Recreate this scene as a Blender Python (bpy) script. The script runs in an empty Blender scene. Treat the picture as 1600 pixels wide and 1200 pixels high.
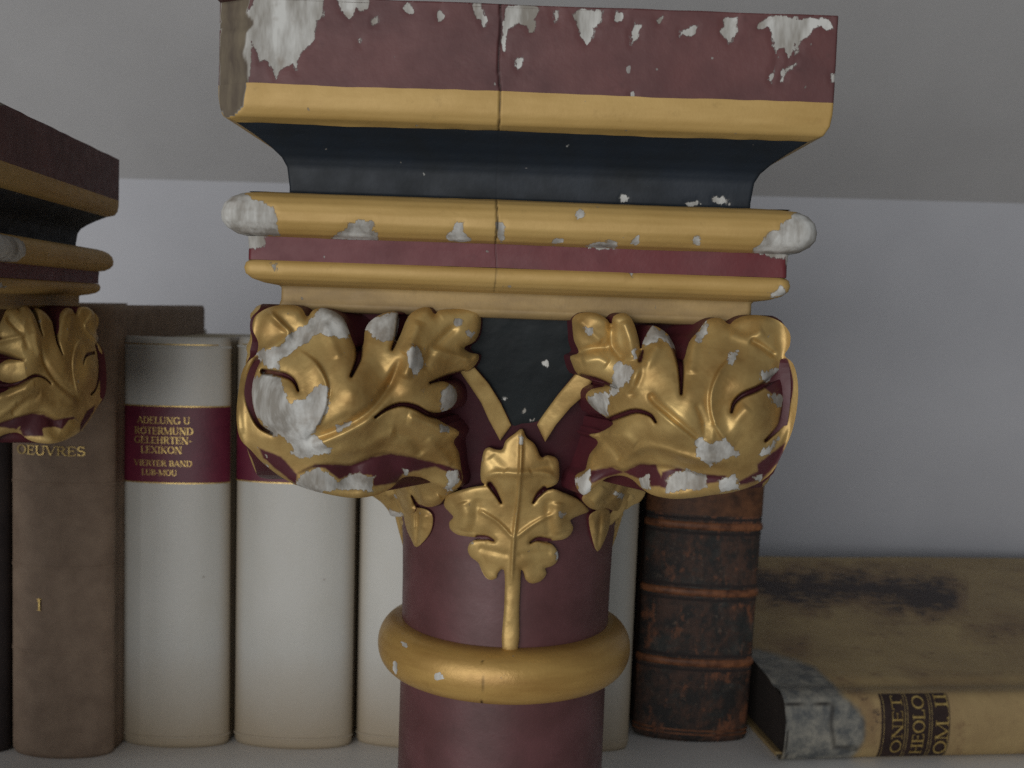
import bpy, math, random
import numpy as np
from mathutils import Matrix, Vector

# ------------------------------------------------------------------ camera
FPX, CX, CY = 1700.0, 800.0, 600.0          # focal length in photo pixels, photo is 1600 x 1200
PITCH, ROLL, HC = 0.0705, 0.035, 0.285      # down, clockwise picture tilt, height above the shelf
sc = bpy.context.scene
cp, sp_, cr, sr = math.cos(PITCH), math.sin(PITCH), math.cos(ROLL), math.sin(ROLL)
Fv = np.array([0, cp, -sp_]); U0 = np.array([0, sp_, cp]); R0 = np.array([1.0, 0, 0])
Rv = cr * R0 + sr * U0
Uv = -sr * R0 + cr * U0
CAM = np.array([0, 0, HC])
cd = bpy.data.cameras.new('camera'); cam = bpy.data.objects.new('camera', cd)
sc.collection.objects.link(cam)
m = Matrix.Identity(4)
for i in range(3):
    m[i][0], m[i][1], m[i][2], m[i][3] = Rv[i], Uv[i], -Fv[i], CAM[i]
cam.matrix_world = m
cd.sensor_width = 36; cd.lens = 36 * FPX / 1600
cd.clip_start = 0.01; cd.clip_end = 50
cd.dof.use_dof = True; cd.dof.focus_distance = 0.45; cd.dof.aperture_fstop = 15
sc.camera = cam

# ------------------------------------------------------------------ light
w = bpy.data.worlds.new('World'); sc.world = w; w.use_nodes = True
w.node_tree.nodes['Background'].inputs[0].default_value = (0.84, 0.92, 1.0, 1)
w.node_tree.nodes['Background'].inputs[1].default_value = 0.12
def area(name, loc, target, sx, sy, power, col):
    l = bpy.data.lights.new(name, 'AREA'); l.shape = 'RECTANGLE'; l.size = sx; l.size_y = sy
    l.energy = power; l.color = col
    o = bpy.data.objects.new(name, l); sc.collection.objects.link(o)
    o.location = loc
    o.rotation_euler = (Vector(target) - Vector(loc)).to_track_quat('-Z', 'Y').to_euler()
    return o
area('window_light', (-1.10, -2.1, 0.24), (0.05, 0.6, 0.25), 2.8, 1.7, 48.0, (1.0, 0.99, 0.975))
sc.view_settings.view_transform = 'Standard'; sc.view_settings.look = 'None'
sc.view_settings.exposure = 0.30; sc.view_settings.gamma = 1.0
sc.render.engine = 'CYCLES'
sc.cycles.use_denoising = False
sc.cycles.max_bounces = 6

rng = np.random.RandomState(7)

# ------------------------------------------------------------------ projection helpers
def ray(px, py):
    px = np.asarray(px, float); py = np.asarray(py, float)
    xn = (px - CX) / FPX; yn = (CY - py) / FPX
    return xn[..., None] * Rv + yn[..., None] * Uv + Fv
def at_y(px, py, Y):
    d = ray(px, py); t = np.asarray(Y) / d[..., 1]
    return CAM + d * t[..., None]
def at_z(px, py, z=0.0):
    d = ray(px, py); t = (z - HC) / d[..., 2]
    return CAM + d * t[..., None]
def proj(P):
    q = np.asarray(P) - CAM
    f = q @ Fv
    return CX + FPX * (q @ Rv) / f, CY - FPX * (q @ Uv) / f

# ------------------------------------------------------------------ numeric helpers
LAT = rng.rand(64, 64)
def vnoise(x, y, s, k=0):
    x = np.asarray(x) / s + 17.3 * k; y = np.asarray(y) / s + 9.1 * k
    xi = np.floor(x).astype(int); yi = np.floor(y).astype(int)
    fx = x - xi; fy = y - yi
    fx = fx * fx * (3 - 2 * fx); fy = fy * fy * (3 - 2 * fy)
    g = lambda a, b: LAT[a % 64, b % 64]
    return (g(xi, yi) * (1 - fx) + g(xi + 1, yi) * fx) * (1 - fy) + (g(xi, yi + 1) * (1 - fx) + g(xi + 1, yi + 1) * fx) * fy - 0.5
def seg_dist(x, y, pts, closed):
    """distance to a polyline, the nearest point and the arc position 0..1"""
    pts = np.asarray(pts, float)
    n = len(pts); best = np.full(x.shape, 1e18); nx = np.zeros_like(x); ny = np.zeros_like(x); arc = np.zeros_like(x); sg = np.zeros_like(x)
    m_ = n if closed else n - 1
    for i in range(m_):
        ax, ay = pts[i]; bx, by = pts[(i + 1) % n]
        dx, dy = bx - ax, by - ay; L = dx * dx + dy * dy + 1e-12
        t = np.clip(((x - ax) * dx + (y - ay) * dy) / L, 0, 1)
        qx = ax + t * dx; qy = ay + t * dy
        d = (x - qx) ** 2 + (y - qy) ** 2
        k = d < best
        best = np.where(k, d, best); nx = np.where(k, qx, nx); ny = np.where(k, qy, ny); arc = np.where(k, (i + t) / m_, arc)
        sg = np.where(k, np.sign(dx * (y - ay) - dy * (x - ax)), sg)
    return np.sqrt(best), nx, ny, arc, sg
def inside(x, y, pts):
    pts = np.asarray(pts, float); n = len(pts); r = np.zeros(x.shape, bool)
    for i in range(n):
        ax, ay = pts[i]; bx, by = pts[(i + 1) % n]
        c = ((ay > y) != (by > y))
        with np.errstate(divide='ignore', invalid='ignore'):
            xx = (bx - ax) * (y - ay) / (by - ay + 1e-15) + ax
        r ^= c & (x < xx)
    return r
def polymask(x, y, polys, jit=3.0, soft=1.2, s=7.0):
    r = np.zeros(x.shape)
    n = (vnoise(x, y, s, 1) * 1.3 + vnoise(x, y, s * 0.4, 2) * 0.9) * jit
    for p in polys:
        p = np.asarray(p, float)
        lo = p.min(0) - 15; hi = p.max(0) + 15
        k = (x > lo[0]) & (x < hi[0]) & (y > lo[1]) & (y < hi[1])
        if not k.any(): continue
        d = seg_dist(x[k], y[k], p, True)[0]
        d = np.where(inside(x[k], y[k], p), d, -d) + n[k]
        r[k] = np.maximum(r[k], np.clip(d / soft * 0.5 + 0.5, 0, 1))
    return r
def smooth_poly(p, closed=True, n=3):
    p = np.asarray(p, float)
    N = len(p); out = []
    for i in range(N if closed else N - 1):
        a, b, c, d = (p[(i - 1) % N] if closed or i else p[0]), p[i], p[(i + 1) % N], (p[(i + 2) % N] if closed or i + 2 < N else p[-1])
        for k in range(n):
            t = k / n
            q = 0.5 * (2 * b + (c - a) * t + (2 * a - 5 * b + 4 * c - d) * t * t + (3 * b - a - 3 * c + d) * t ** 3)
            out.append(b + (c - b) * t if False else q)
    if not closed: out.append(p[-1])
    return np.array(out)
def rbf(ctrl, lam=0.02):
    c = np.asarray(ctrl, float); P = c[:, :2] / 100.0; h = c[:, 2]; n = len(P)
    def phi(r): return r * r * np.log(r + 1e-9)
    A = phi(np.linalg.norm(P[:, None] - P[None], axis=2)) + lam * np.eye(n)
    T = np.c_[np.ones(n), P]
    M = np.block([[A, T], [T.T, np.zeros((3, 3))]])
    s = np.linalg.solve(M, np.r_[h, np.zeros(3)])
    def f(x, y):
        q = np.stack([x, y], -1).reshape(-1, 2) / 100.0
        r = np.zeros(len(q)) + s[n] + q @ s[n + 1:]
        for i in range(n): r += s[i] * phi(np.linalg.norm(q - P[i], axis=1))
        return r.reshape(x.shape)
    return f

# ------------------------------------------------------------------ objects
def link(name, verts, faces, mat, parent=None, smooth=True, attrs=None):
    me = bpy.data.meshes.new(name)
    v = np.asarray(verts, float)
    if parent is not None: v = v - np.array(parent['_base'])
    if isinstance(faces, np.ndarray):
        me.from_pydata(v.tolist(), [], faces.tolist())
    else:
        me.from_pydata(v.tolist(), [], faces)
    me.materials.append(mat)
    if smooth: me.polygons.foreach_set('use_smooth', [True] * len(me.polygons))
    for k, a in (attrs or {}).items():
        at = me.attributes.new(k, 'FLOAT', 'POINT'); at.data.foreach_set('value', np.asarray(a, np.float32))
    me.update()
    o = bpy.data.objects.new(name, me); sc.collection.objects.link(o)
    if parent is not None: o.parent = parent
    return o
def sub(name, verts, faces, mat, part, root, **kw):
    o = link(name, verts, faces, mat, root, **kw)
    o.parent = part
    return o
def thing(name, label, cat, base, group=None):
    o = bpy.data.objects.new(name, None); sc.collection.objects.link(o)
    o.location = base; o['_base'] = [float(b) for b in base]
    o['label'] = label; o['category'] = cat
    o.empty_display_size = 0.02
    if group: o['group'] = group
    return o
def structure(o):
    o['kind'] = 'structure'; return o
def gridfaces(nr, nc, wrap=False):
    r = np.arange(nr - 1)[:, None]; c = np.arange(nc if wrap else nc - 1)[None]
    c2 = (c + 1) % nc
    return np.stack([r * nc + c, r * nc + c2, (r + 1) * nc + c2, (r + 1) * nc + c], -1).reshape(-1, 4)

# ------------------------------------------------------------------ materials
class NT:
    def __init__(s, name):
        s.m = bpy.data.materials.new(name); s.m.use_nodes = True
        s.t = s.m.node_tree; s.b = s.t.nodes['Principled BSDF']
    def n(s, typ, **kw):
        o = s.t.nodes.new(typ)
        for k, v in kw.items():
            if k in o.inputs: s.set(o.inputs[k], v)
            else: setattr(o, k, v)
        return o
    def set(s, inp, v):
        if isinstance(v, bpy.types.NodeSocket): s.t.links.new(v, inp)
        else:
            if isinstance(v, tuple) and len(v) == 3 and inp.type == 'RGBA': v = v + (1,)
            inp.default_value = v
    def coord(s, scale=(1, 1, 1)):
        c = s.n('ShaderNodeTexCoord'); mp = s.n('ShaderNodeMapping'); s.set(mp.inputs['Vector'], c.outputs['Object'])
        mp.inputs['Scale'].default_value = scale
        return mp.outputs[0]
    def noise(s, scale, detail=3, rough=0.55, vec=None, dist=0.0):
        o = s.n('ShaderNodeTexNoise'); o.inputs['Scale'].default_value = scale; o.inputs['Detail'].default_value = detail
        o.inputs['Roughness'].default_value = rough; o.inputs['Distortion'].default_value = dist
        s.set(o.inputs['Vector'], vec if vec is not None else s.coord())
        return o.outputs['Fac']
    def ramp(s, fac, a, b):
        o = s.n('ShaderNodeMapRange'); s.set(o.inputs[0], fac); o.inputs[1].default_value = a; o.inputs[2].default_value = b
        return o.outputs[0]
    def math(s, op, a, b=0.0):
        o = s.n('ShaderNodeMath', operation=op); s.set(o.inputs[0], a); s.set(o.inputs[1], b); return o.outputs[0]
    def mix(s, fac, a, b):
        o = s.n('ShaderNodeMix', data_type='RGBA'); s.set(o.inputs[0], fac); s.set(o.inputs[6], a); s.set(o.inputs[7], b); return o.outputs[2]
    def attr(s, name):
        o = s.n('ShaderNodeAttribute'); o.attribute_name = name; return o.outputs['Fac']
    def bump(s, h, strength, dist=0.001):
        o = s.n('ShaderNodeBump'); s.set(o.inputs['Height'], h); o.inputs['Strength'].default_value = strength; o.inputs['Distance'].default_value = dist
        s.set(s.b.inputs['Normal'], o.outputs[0])
    def out(s, col=None, rough=None, metal=None, spec=None):
        if col is not None: s.set(s.b.inputs['Base Color'], col)
        if rough is not None: s.set(s.b.inputs['Roughness'], rough)
        if metal is not None: s.set(s.b.inputs['Metallic'], metal)
        if spec is not None: s.set(s.b.inputs['Specular IOR Level'], spec)
        return s.m

GESSO = (0.54, 0.535, 0.505)
def carved(name, c1, c2, rough, metal, maroon=False, fleck=0.0, crack=True, streak=(1, 1, 1), bump=0.25):
    """paint over white ground: c1/c2 mottled, the ground showing where 'chip' is 1, maroon where 'maroon' is 1"""
    t = NT(name)
    col = t.mix(t.ramp(t.noise(45, 4, 0.6, t.coord(streak)), 0.35, 0.68), c1, c2)
    grime = t.ramp(t.noise(160, 5, 0.65), 0.60, 0.75)
    col = t.mix(t.math('MULTIPLY', grime, 0.30), col, tuple(0.55 * a for a in c2))
    met = metal; rgh = t.math('ADD', t.math('MULTIPLY', t.noise(90, 3), 0.25), rough - 0.12)
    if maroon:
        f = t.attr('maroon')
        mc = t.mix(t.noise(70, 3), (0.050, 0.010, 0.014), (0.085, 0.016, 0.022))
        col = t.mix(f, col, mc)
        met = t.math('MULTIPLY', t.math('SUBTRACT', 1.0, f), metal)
    ch = t.attr('chip')
    jag = t.math('ADD', t.math('MULTIPLY', t.math('SUBTRACT', t.noise(330, 5, 0.7, t.coord((1, 1, 0.55))), 0.5), 1.1), t.math('MULTIPLY', t.math('SUBTRACT', t.noise(120, 3, 0.6), 0.5), 0.7))
    ch = t.ramp(t.math('ADD', ch, jag), 0.38, 0.48)
    if fleck:
        fl = t.ramp(t.noise(210, 2, 0.5), 0.765 - fleck, 0.79 - fleck)
        ch = t.math('MAXIMUM', ch, t.math('MULTIPLY', fl, 0.8))
    wood = t.ramp(t.noise(110, 4, 0.6, t.coord((1, 1, 0.25))), 0.38, 0.62)
    g = t.mix(wood, GESSO, (0.235, 0.215, 0.185))
    g = t.mix(t.math('MULTIPLY', t.ramp(t.noise(60, 4, 0.7), 0.52, 0.7), 0.6), g, (0.22, 0.18, 0.14))
    bare = t.attr('bare')
    g = t.mix(bare, g, t.mix(wood, (0.155, 0.125, 0.085), (0.085, 0.065, 0.048)))
    edge = t.math('MULTIPLY', t.math('MULTIPLY', ch, t.math('SUBTRACT', 1.0, ch)), 2.2)
    col = t.mix(ch, col, g)
    col = t.mix(edge, col, tuple(0.4 * a for a in c2))
    if not isinstance(met, float): met = t.math('MULTIPLY', met, t.math('SUBTRACT', 1.0, ch))
    else: met = t.math('MULTIPLY', t.math('SUBTRACT', 1.0, ch), met)
    rgh = t.math('MAXIMUM', rgh, t.math('MULTIPLY', ch, 0.85))
    if crack:
        ck = t.attr('crack')
        col = t.mix(ck, col, (0.006, 0.004, 0.004))
    h = t.math('ADD', t.math('MULTIPLY', t.noise(420, 3, 0.6), 0.45), t.math('MULTIPLY', t.noise(70, 3), 0.5))
    h = t.math('SUBTRACT', h, t.math('MULTIPLY', ch, 0.5))
    h = t.math('SUBTRACT', h, t.math('MULTIPLY', t.attr('crack'), 1.5))
    t.bump(h, bump, 0.0012)
    return t.out(col, rgh, met, 0.4)

M = {}
M['leafgold'] = carved('leaf_gold', (0.57, 0.395, 0.15), (0.33, 0.20, 0.065), 0.47, 0.50, maroon=True, bump=0.2, fleck=0.022)
M['bandgold'] = carved('band_gold', (0.50, 0.33, 0.115), (0.40, 0.25, 0.075), 0.55, 0.15, fleck=0.015, streak=(0.3, 0.3, 2), bump=0.16)
M['ringgold'] = carved('ring_gold', (0.46, 0.285, 0.085), (0.33, 0.185, 0.05), 0.38, 0.30, fleck=0.02, streak=(0.4, 0.4, 2.5), bump=0.2)
M['dullgold'] = carved('dull_dirty_gold', (0.36, 0.245, 0.10), (0.20, 0.135, 0.065), 0.6, 0.1, fleck=0.02, streak=(0.5, 0.5, 1.5), bump=0.25)
M['oxblood'] = carved('oxblood_paint', (0.125, 0.046, 0.044), (0.088, 0.034, 0.034), 0.55, 0.0, fleck=0.02, bump=0.2)
M['redband'] = carved('red_band_paint', (0.135, 0.022, 0.026), (0.10, 0.018, 0.022), 0.5, 0.0, fleck=0.015, bump=0.15)
M['blueblack'] = carved('blue_black_paint', (0.013, 0.019, 0.028), (0.008, 0.011, 0.014), 0.62, 0.0, fleck=0.005, bump=0.2)
M['greenblack'] = carved('green_black_paint', (0.0075, 0.011, 0.0125), (0.004, 0.006, 0.007), 0.62, 0.0, fleck=0.0, bump=0.2)
M['shaft'] = carved('shaft_paint', (0.108, 0.043, 0.045), (0.074, 0.028, 0.028), 0.44, 0.0, fleck=0.0, bump=0.12)
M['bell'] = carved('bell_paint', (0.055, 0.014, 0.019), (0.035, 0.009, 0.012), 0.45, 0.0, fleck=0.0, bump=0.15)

def plain(name, c1, c2, scale, rough=0.7, bump=0.1, streak=(1, 1, 1), metal=0.0, lo=0.35, hi=0.68, spec=0.3):
    t = NT(name)
    n = t.noise(scale, 5, 0.6, t.coord(streak))
    t.bump(t.math('ADD', n, t.math('MULTIPLY', t.noise(scale * 9, 3), 0.5)), bump, 0.0006)
    return t.out(t.mix(t.ramp(n, lo, hi), c1, c2), rough, metal, spec)
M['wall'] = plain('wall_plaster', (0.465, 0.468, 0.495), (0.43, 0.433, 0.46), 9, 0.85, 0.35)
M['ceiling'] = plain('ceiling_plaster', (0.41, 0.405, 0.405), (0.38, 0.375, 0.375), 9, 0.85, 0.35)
M['shelf'] = plain('shelf_lacquer', (0.80, 0.785, 0.76), (0.74, 0.725, 0.70), 12, 0.45, 0.1, (0.3, 2, 1))
M['pages'] = plain('page_edges', (0.42, 0.37, 0.27), (0.30, 0.25, 0.17), 60, 0.9, 0.3, (30, 0.4, 0.4))
M['gilt'] = plain('gilt_tooling', (0.62, 0.45, 0.16), (0.42, 0.28, 0.09), 400, 0.4, 0.1, metal=0.6, lo=0.4, hi=0.6)
M['giltworn'] = plain('worn_gilt_tooling', (0.40, 0.29, 0.12), (0.12, 0.075, 0.05), 330, 0.5, 0.1, metal=0.3, lo=0.5, hi=0.66)

# ------------------------------------------------------------------ setting
YW = 1.09
L0 = at_y(190, 279, YW); L1 = at_y(1600, 318, YW)
sl = (L1[2] - L0[2]) / (L1[0] - L0[0])
zj = lambda x: L0[2] + sl * (x - L0[0])
xs = np.linspace(-1.6, 1.6, 9)
V = [(x, YW, z) for x in xs for z in (-0.02, float(zj(x)))]
F = [(2 * i, 2 * i + 2, 2 * i + 3, 2 * i + 1) for i in range(8)]
structure(link('wall', V, F, M['wall'], smooth=False))
V = [p for x in xs for p in ((x, YW, float(zj(x))), (x, YW - 0.75, float(zj(x)) + 0.75))]
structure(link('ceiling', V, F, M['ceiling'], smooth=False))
V = [(x, y, z) for x in (-1.6, 1.6) for y in (0.30, YW + 0.01) for z in (-0.025, 0.0)]
structure(link('shelf', V, [(0, 1, 3, 2), (4, 6, 7, 5), (0, 4, 5, 1), (2, 3, 7, 6), (1, 5, 7, 3), (0, 2, 6, 4)], M['shelf'], smooth=False))

# ------------------------------------------------------------------ the capital
D = 0.55                                     # depth of the column's axis
AX = float(at_y(806, 480, D)[0])
def zrow(py, a):                             # height of a horizontal moulding seen at photo row py on the middle line
    return float(at_y(806, py, D - a)[2])
cap = thing('column_capital', 'gilded column capital on a maroon shaft standing before the white books', 'capital', (AX, D, 0.0), 'painted wooden columns with leaf capitals')

def crackmask(x, y, pts, wd=1.0):
    d, _, _, arc, _ = seg_dist(x, y, smooth_poly(pts, False, 4), False)
    return np.clip(1.6 - d / wd, 0, 1)

def square_path(a, rc, nf=420, ns=70, na=7):
    """closed path round a square, front side first (dense), rounded corners"""
    e = a - rc; P = []
    def arc(cx, cy, t0):
        for k in range(1, na):
            t = t0 + math.pi / 2 * k / na
            P.append((cx + rc * math.cos(t), cy + rc * math.sin(t)))
    for k in range(nf + 1): P.append((-e + 2 * e * k / nf, -a))
    arc(e, -e, -math.pi / 2)
    for k in range(ns + 1): P.append((a, -e + 2 * e * k / ns))
    arc(e, e, 0)
    for k in range(25): P.append((e - 2 * e * k / 24, a))
    arc(-e, e, math.pi / 2)
    for k in range(ns + 1): P.append((-a, e - 2 * e * k / ns))
    arc(-e, -e, math.pi)
    return np.array(P)

def z3(o, s):                                # zoomed reading -> photo pixels
    return lambda pts: [(o[0] + x / s, o[1] + y / s) for x, y in pts]
q1 = z3((330, 0), 3.2); q2 = z3((810, 0), 3.077); q3 = z3((330, 270), 8); q4 = z3((1150, 270), 8)
FASCIA_CHIPS = [q1(p) for p in [
    [(165, 90), (230, -20), (560, -20), (555, 80), (520, 100), (530, 130), (510, 190), (460, 250), (440, 270), (430, 360), (415, 340), (405, 320), (350, 340), (325, 390), (300, 320), (270, 290), (240, 310), (215, 220), (195, 190), (195, 300), (185, 400), (150, 410)],
    [(635, -20), (800, -20), (780, 30), (740, 50), (720, 30), (690, 90), (650, 50)], [(980, 10), (1005, 55), (985, 60), (970, 30)], [(1128, 55), (1150, 48), (1165, 80), (1145, 95)],
    [(1305, -20), (1335, -20), (1360, 70), (1388, 105), (1360, 128), (1330, 60)], [(1465, 28), (1610, 30), (1640, 45), (1600, 90), (1540, 95), (1500, 140), (1480, 130), (1468, 260), (1456, 240)],
    [(1520, 290), (1560, 285), (1560, 310), (1540, 350), (1525, 330)], [(735, 195), (748, 195), (748, 225), (737, 225)], [(812, 90), (830, 90), (830, 115), (812, 115)]]] + [q2(p) for p in [
    [(0, 40), (100, 40), (80, 75), (40, 110), (0, 100)], [(265, 70), (300, 45), (405, 45), (400, 100), (360, 140), (375, 180), (330, 210), (300, 180), (295, 130)], [(50, 110), (75, 105), (70, 150), (55, 150)],
    [(170, 60), (195, 50), (190, 110), (175, 105)], [(470, 60), (505, 60), (500, 95), (475, 95)], [(540, 150), (560, 115), (590, 120), (580, 180), (545, 215)], [(780, 150), (860, 125), (850, 165), (780, 175)],
    [(980, 90), (1050, 75), (1055, 140), (1020, 205), (985, 160)], [(665, 95), (700, 75), (690, 95), (675, 115)],
    [(1160, 130), (1200, 85), (1500, 92), (1520, 150), (1490, 140), (1440, 120), (1390, 170), (1360, 190), (1350, 250), (1330, 260), (1330, 210), (1300, 275), (1280, 230), (1240, 250), (1225, 190), (1205, 130)],
    [(1240, 255), (1255, 270), (1240, 350), (1220, 400), (1205, 385), (1230, 320)], [(1285, 325), (1330, 310), (1285, 350), (1275, 400), (1250, 395), (1265, 340)], [(1505, 360), (1525, 350), (1525, 390), (1508, 390)], [(545, 445), (562, 445), (558, 465), (545, 465)]]]
ROLL_CHIPS = [q3([(60, 380), (250, 220), (440, 255), (520, 320), (670, 370), (760, 440), (810, 560), (830, 700), (860, 770), (660, 790), (650, 900), (470, 960), (250, 900), (60, 720)]),
    q4([(220, 980), (350, 850), (450, 750), (570, 720), (580, 640), (700, 560), (760, 500), (880, 510), (1020, 560), (1180, 820), (1150, 990), (960, 1080), (700, 1150), (660, 1180), (600, 1050), (450, 1040), (300, 1010)]),
    q1([(600, 1195), (650, 1165), (690, 1120), (740, 1110), (800, 1115), (812, 1165), (830, 1200), (720, 1205)]), q1([(1185, 1190), (1215, 1150), (1228, 1110), (1250, 1115), (1255, 1160), (1290, 1195), (1240, 1205)]),
    [(915, 384), (940, 378), (962, 380), (960, 387), (930, 389)], [(985, 372), (998, 370), (997, 380), (987, 380)], [(1080, 372), (1092, 371), (1092, 380), (1082, 381)], [(903, 332), (912, 331), (910, 340), (904, 338)],
    [(778, 352), (786, 350), (788, 372), (780, 374)], [(865, 376), (880, 374), (882, 380), (866, 381)]]
GOLD2_CHIPS = [q3([(830, 680), (1150, 690), (1120, 740), (860, 760)]), [(423, 412), (432, 412), (434, 422), (427, 424)], [(1200, 458), (1208, 455), (1218, 448), (1228, 455), (1222, 463), (1205, 465)], [(983, 424), (989, 424), (989, 434), (984, 434)]]
BLUE_CHIPS = [[(1115, 310), (1122, 306), (1134, 312), (1138, 320), (1120, 318)], [(1072, 318), (1090, 312), (1098, 319), (1080, 323)], [(972, 306), (977, 306), (977, 313), (972, 313)]]
SPLIT = [(782, -10), (782, 40), (779, 110), (782, 150), (779, 208), (777, 260), (776, 312), (777, 350), (774, 384), (776, 420), (772, 455)]

def band(name, rows, mat, rc, chips=(), dens=0.0011, split=1.0, bare_corner=0.0, cap_top=False, wave=0.0):
    """one painted moulding: rows of (half width, photo row) swept round the square with mitred, slightly worn corners"""
    pr = []
    for i in range(len(rows) - 1):
        (a0, y0), (a1, y1) = rows[i], rows[i + 1]
        z0, z1 = zrow(y0, a0), zrow(y1, a1)
        n = max(1, int(math.hypot(a1 - a0, z1 - z0) / dens))
        for k in range(n): pr.append((a0 + (a1 - a0) * k / n, z0 + (z1 - z0) * k / n))
    pr.append((rows[-1][0], zrow(rows[-1][1], rows[-1][0])))
    V = []
    for j, (a, z) in enumerate(pr):
        P = square_path(a, rc)
        V.append(np.c_[P[:, 0], P[:, 1], np.full(len(P), z)])
    V = np.array(V); nr, nc = V.shape[:2]
    ed = np.zeros((nr, nc))
    if bare_corner:
        # left front arris knocked off: cut the corner back to a slanting plane
        fa = V[..., 0] + V[0, :, 0].max(); fb = V[..., 1] + V[0, :, 0].max()
        c = bare_corner * (1 + 0.5 * vnoise(V[..., 2] * 1e3, 0 * fa, 14, 3) + 0.3 * vnoise(V[..., 2] * 1e3, 0 * fa, 4, 4)) + 0.0007
        s = fa * 0.55 + fb - c
        k = s < 0
        V[..., 0] = np.where(k, V[..., 0] - s * 0.35, V[..., 0]); V[..., 1] = np.where(k, V[..., 1] - s * 0.8, V[..., 1])
        ed = np.clip(-s / 0.0005, 0, 1) * (V[..., 0] < 0)
    if wave:
        for j, f in ((0, 1), (nr - 1, 1)):
            V[j, :, 2] += wave * (vnoise(V[j, :, 0] * 1e3, 0 * V[j, :, 0], 22, 5) + 0.5 * vnoise(V[j, :, 0] * 1e3, 0 * V[j, :, 0], 7, 6))
    # worn irregular surface
    V[..., 1] += 0.0007 * vnoise(V[..., 0] * 1e3, V[..., 2] * 1e3, 17, 7) * (V[..., 1] < 0)
    W = V.reshape(-1, 3) + np.array([AX, D, 0])
    px, py = proj(W)
    front = (W[:, 1] < D - 0.6 * pr[0][0])
    chip = polymask(px, py, list(chips), 2.0, 9, 8) * front
    edf = ed.reshape(-1)
    ck = crackmask(px, py, SPLIT, 1.15) * front * split * (0.75 + 0.5 * vnoise(px, py, 9, 8))
    fc = gridfaces(nr, nc, True)[:, ::-1]
    W[:, 1] += 0.0006 * chip * front
    W[:, 1] += 0.0012 * (ck > 0.5) * front
    o = link(name, W, fc, mat, cap, attrs={'chip': np.maximum(chip, edf), 'crack': np.clip(ck, 0, 1), 'bare': edf})
    if cap_top:
        me = o.data
        pass
    return o
band('abacus_block', [(0.1207, -32), (0.1207, 144)], M['oxblood'], 0.0012, FASCIA_CHIPS, bare_corner=0.0078, wave=0.0009)
# flat top of the block
zt = zrow(7, 0.1207)
bpy.data.objects['abacus_block']
band('gold_fascia', [(0.1207, 144), (0.1206, 162), (0.1200, 180), (0.1182, 195), (0.1133, 206)], M['bandgold'], 0.0012, [], bare_corner=0.0072, wave=0.0008)
band('blue_hollow', [(0.1133, 206), (0.1075, 224), (0.1020, 243), (0.0985, 258), (0.0966, 273), (0.0956, 304), (0.0956, 313), (0.109, 313.5)], M['blueblack'], 0.0014, BLUE_CHIPS, split=0.12, wave=0.0006)
band('gold_roll', [(0.109, 313.5), (0.1130, 315), (0.1162, 321), (0.1184, 331), (0.1193, 345), (0.1190, 358), (0.1172, 369), (0.1140, 378), (0.1094, 383)], M['bandgold'], 0.0085, ROLL_CHIPS, dens=0.0008, wave=0.0004)
band('red_band', [(0.1094, 383), (0.1090, 400), (0.1090, 420)], M['redband'], 0.002, ROLL_CHIPS[:2] + [ROLL_CHIPS[4]], split=0.5, wave=0.0005)
band('gold_bead', [(0.1090, 420), (0.1102, 424), (0.1107, 432), (0.1102, 441), (0.1080, 449), (0.1040, 455), (0.0985, 459)], M['bandgold'], 0.004, GOLD2_CHIPS, dens=0.0008, split=0.6)
band('gold_neck_fillet', [(0.0985, 459), (0.0978, 462), (0.0978, 480), (0.0985, 489), (0.0960, 497), (0.085, 500)], M['dullgold'], 0.002, [], split=0.2)
# top face of the block
P = square_path(0.1207, 0.0012)
zt = zrow(7, 0.1207)
o = bpy.data.objects['abacus_block']
# trim the block to its real top and close it
me = o.data
co = np.zeros(len(me.vertices) * 3); me.vertices.foreach_get('co', co); co = co.reshape(-1, 3)
top = zt + 0.0005 * vnoise(co[:, 0] * 1e3, co[:, 1] * 1e3, 13, 9)
over = co[:, 2] > top
co[:, 2] = np.where(over, top, co[:, 2])
me.vertices.foreach_set('co', co.ravel())
link('block_top', np.c_[P[:, 0] * 0.998 + AX, P[:, 1] * 0.998 + D, np.full(len(P), zt - 0.0012)], [list(range(len(P)))], M['oxblood'], cap, smooth=False, attrs={'chip': np.zeros(len(P))})

# bell, shaft and ring ------------------------------------------------
BELL = [(1030, 0.0527, 2.0), (940, 0.0530, 2.0), (880, 0.0535, 2.0), (830, 0.0548, 2.0), (790, 0.0570, 2.0), (740, 0.0615, 2.15), (690, 0.0675, 2.5), (640, 0.0740, 3.0), (580, 0.0820, 4.0), (520, 0.0885, 5.2), (470, 0.0930, 6.0)]
bz = np.array([float(at_y(806, y, D - a)[2]) for y, a, n in BELL]); ba = np.array([a for _, a, _ in BELL]); bn = np.array([n for _, _, n in BELL])
def bell_a(z): return np.interp(z, bz, ba)
def bell_n(z): return np.interp(z, bz, bn)
def bell_front(x, z):
    a = bell_a(z); n = bell_n(z)
    t = np.clip(np.abs(x) / a, 0, 0.985)
    return -a * (1 - t ** n) ** (1 / n)
def lathe_sq(name, zs, nt, mat, parent, shape, attrs=None):
    th = np.linspace(0, 2 * np.pi, nt, endpoint=False) - np.pi / 2
    V = []
    for z in zs:
        a, n = shape(z)
        r = a / (np.abs(np.cos(th)) ** n + np.abs(np.sin(th)) ** n) ** (1 / n)
        V.append(np.c_[AX + r * np.cos(th), D + r * np.sin(th), np.full(nt, z)])
    V = np.array(V).reshape(-1, 3)
    return V, gridfaces(len(zs), nt, True)
V, F = lathe_sq('bell', np.linspace(bz[0], bz[-1], 110), 220, None, None, lambda z: (bell_a(z), bell_n(z)))
zr_ = V[:, 2]
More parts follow.
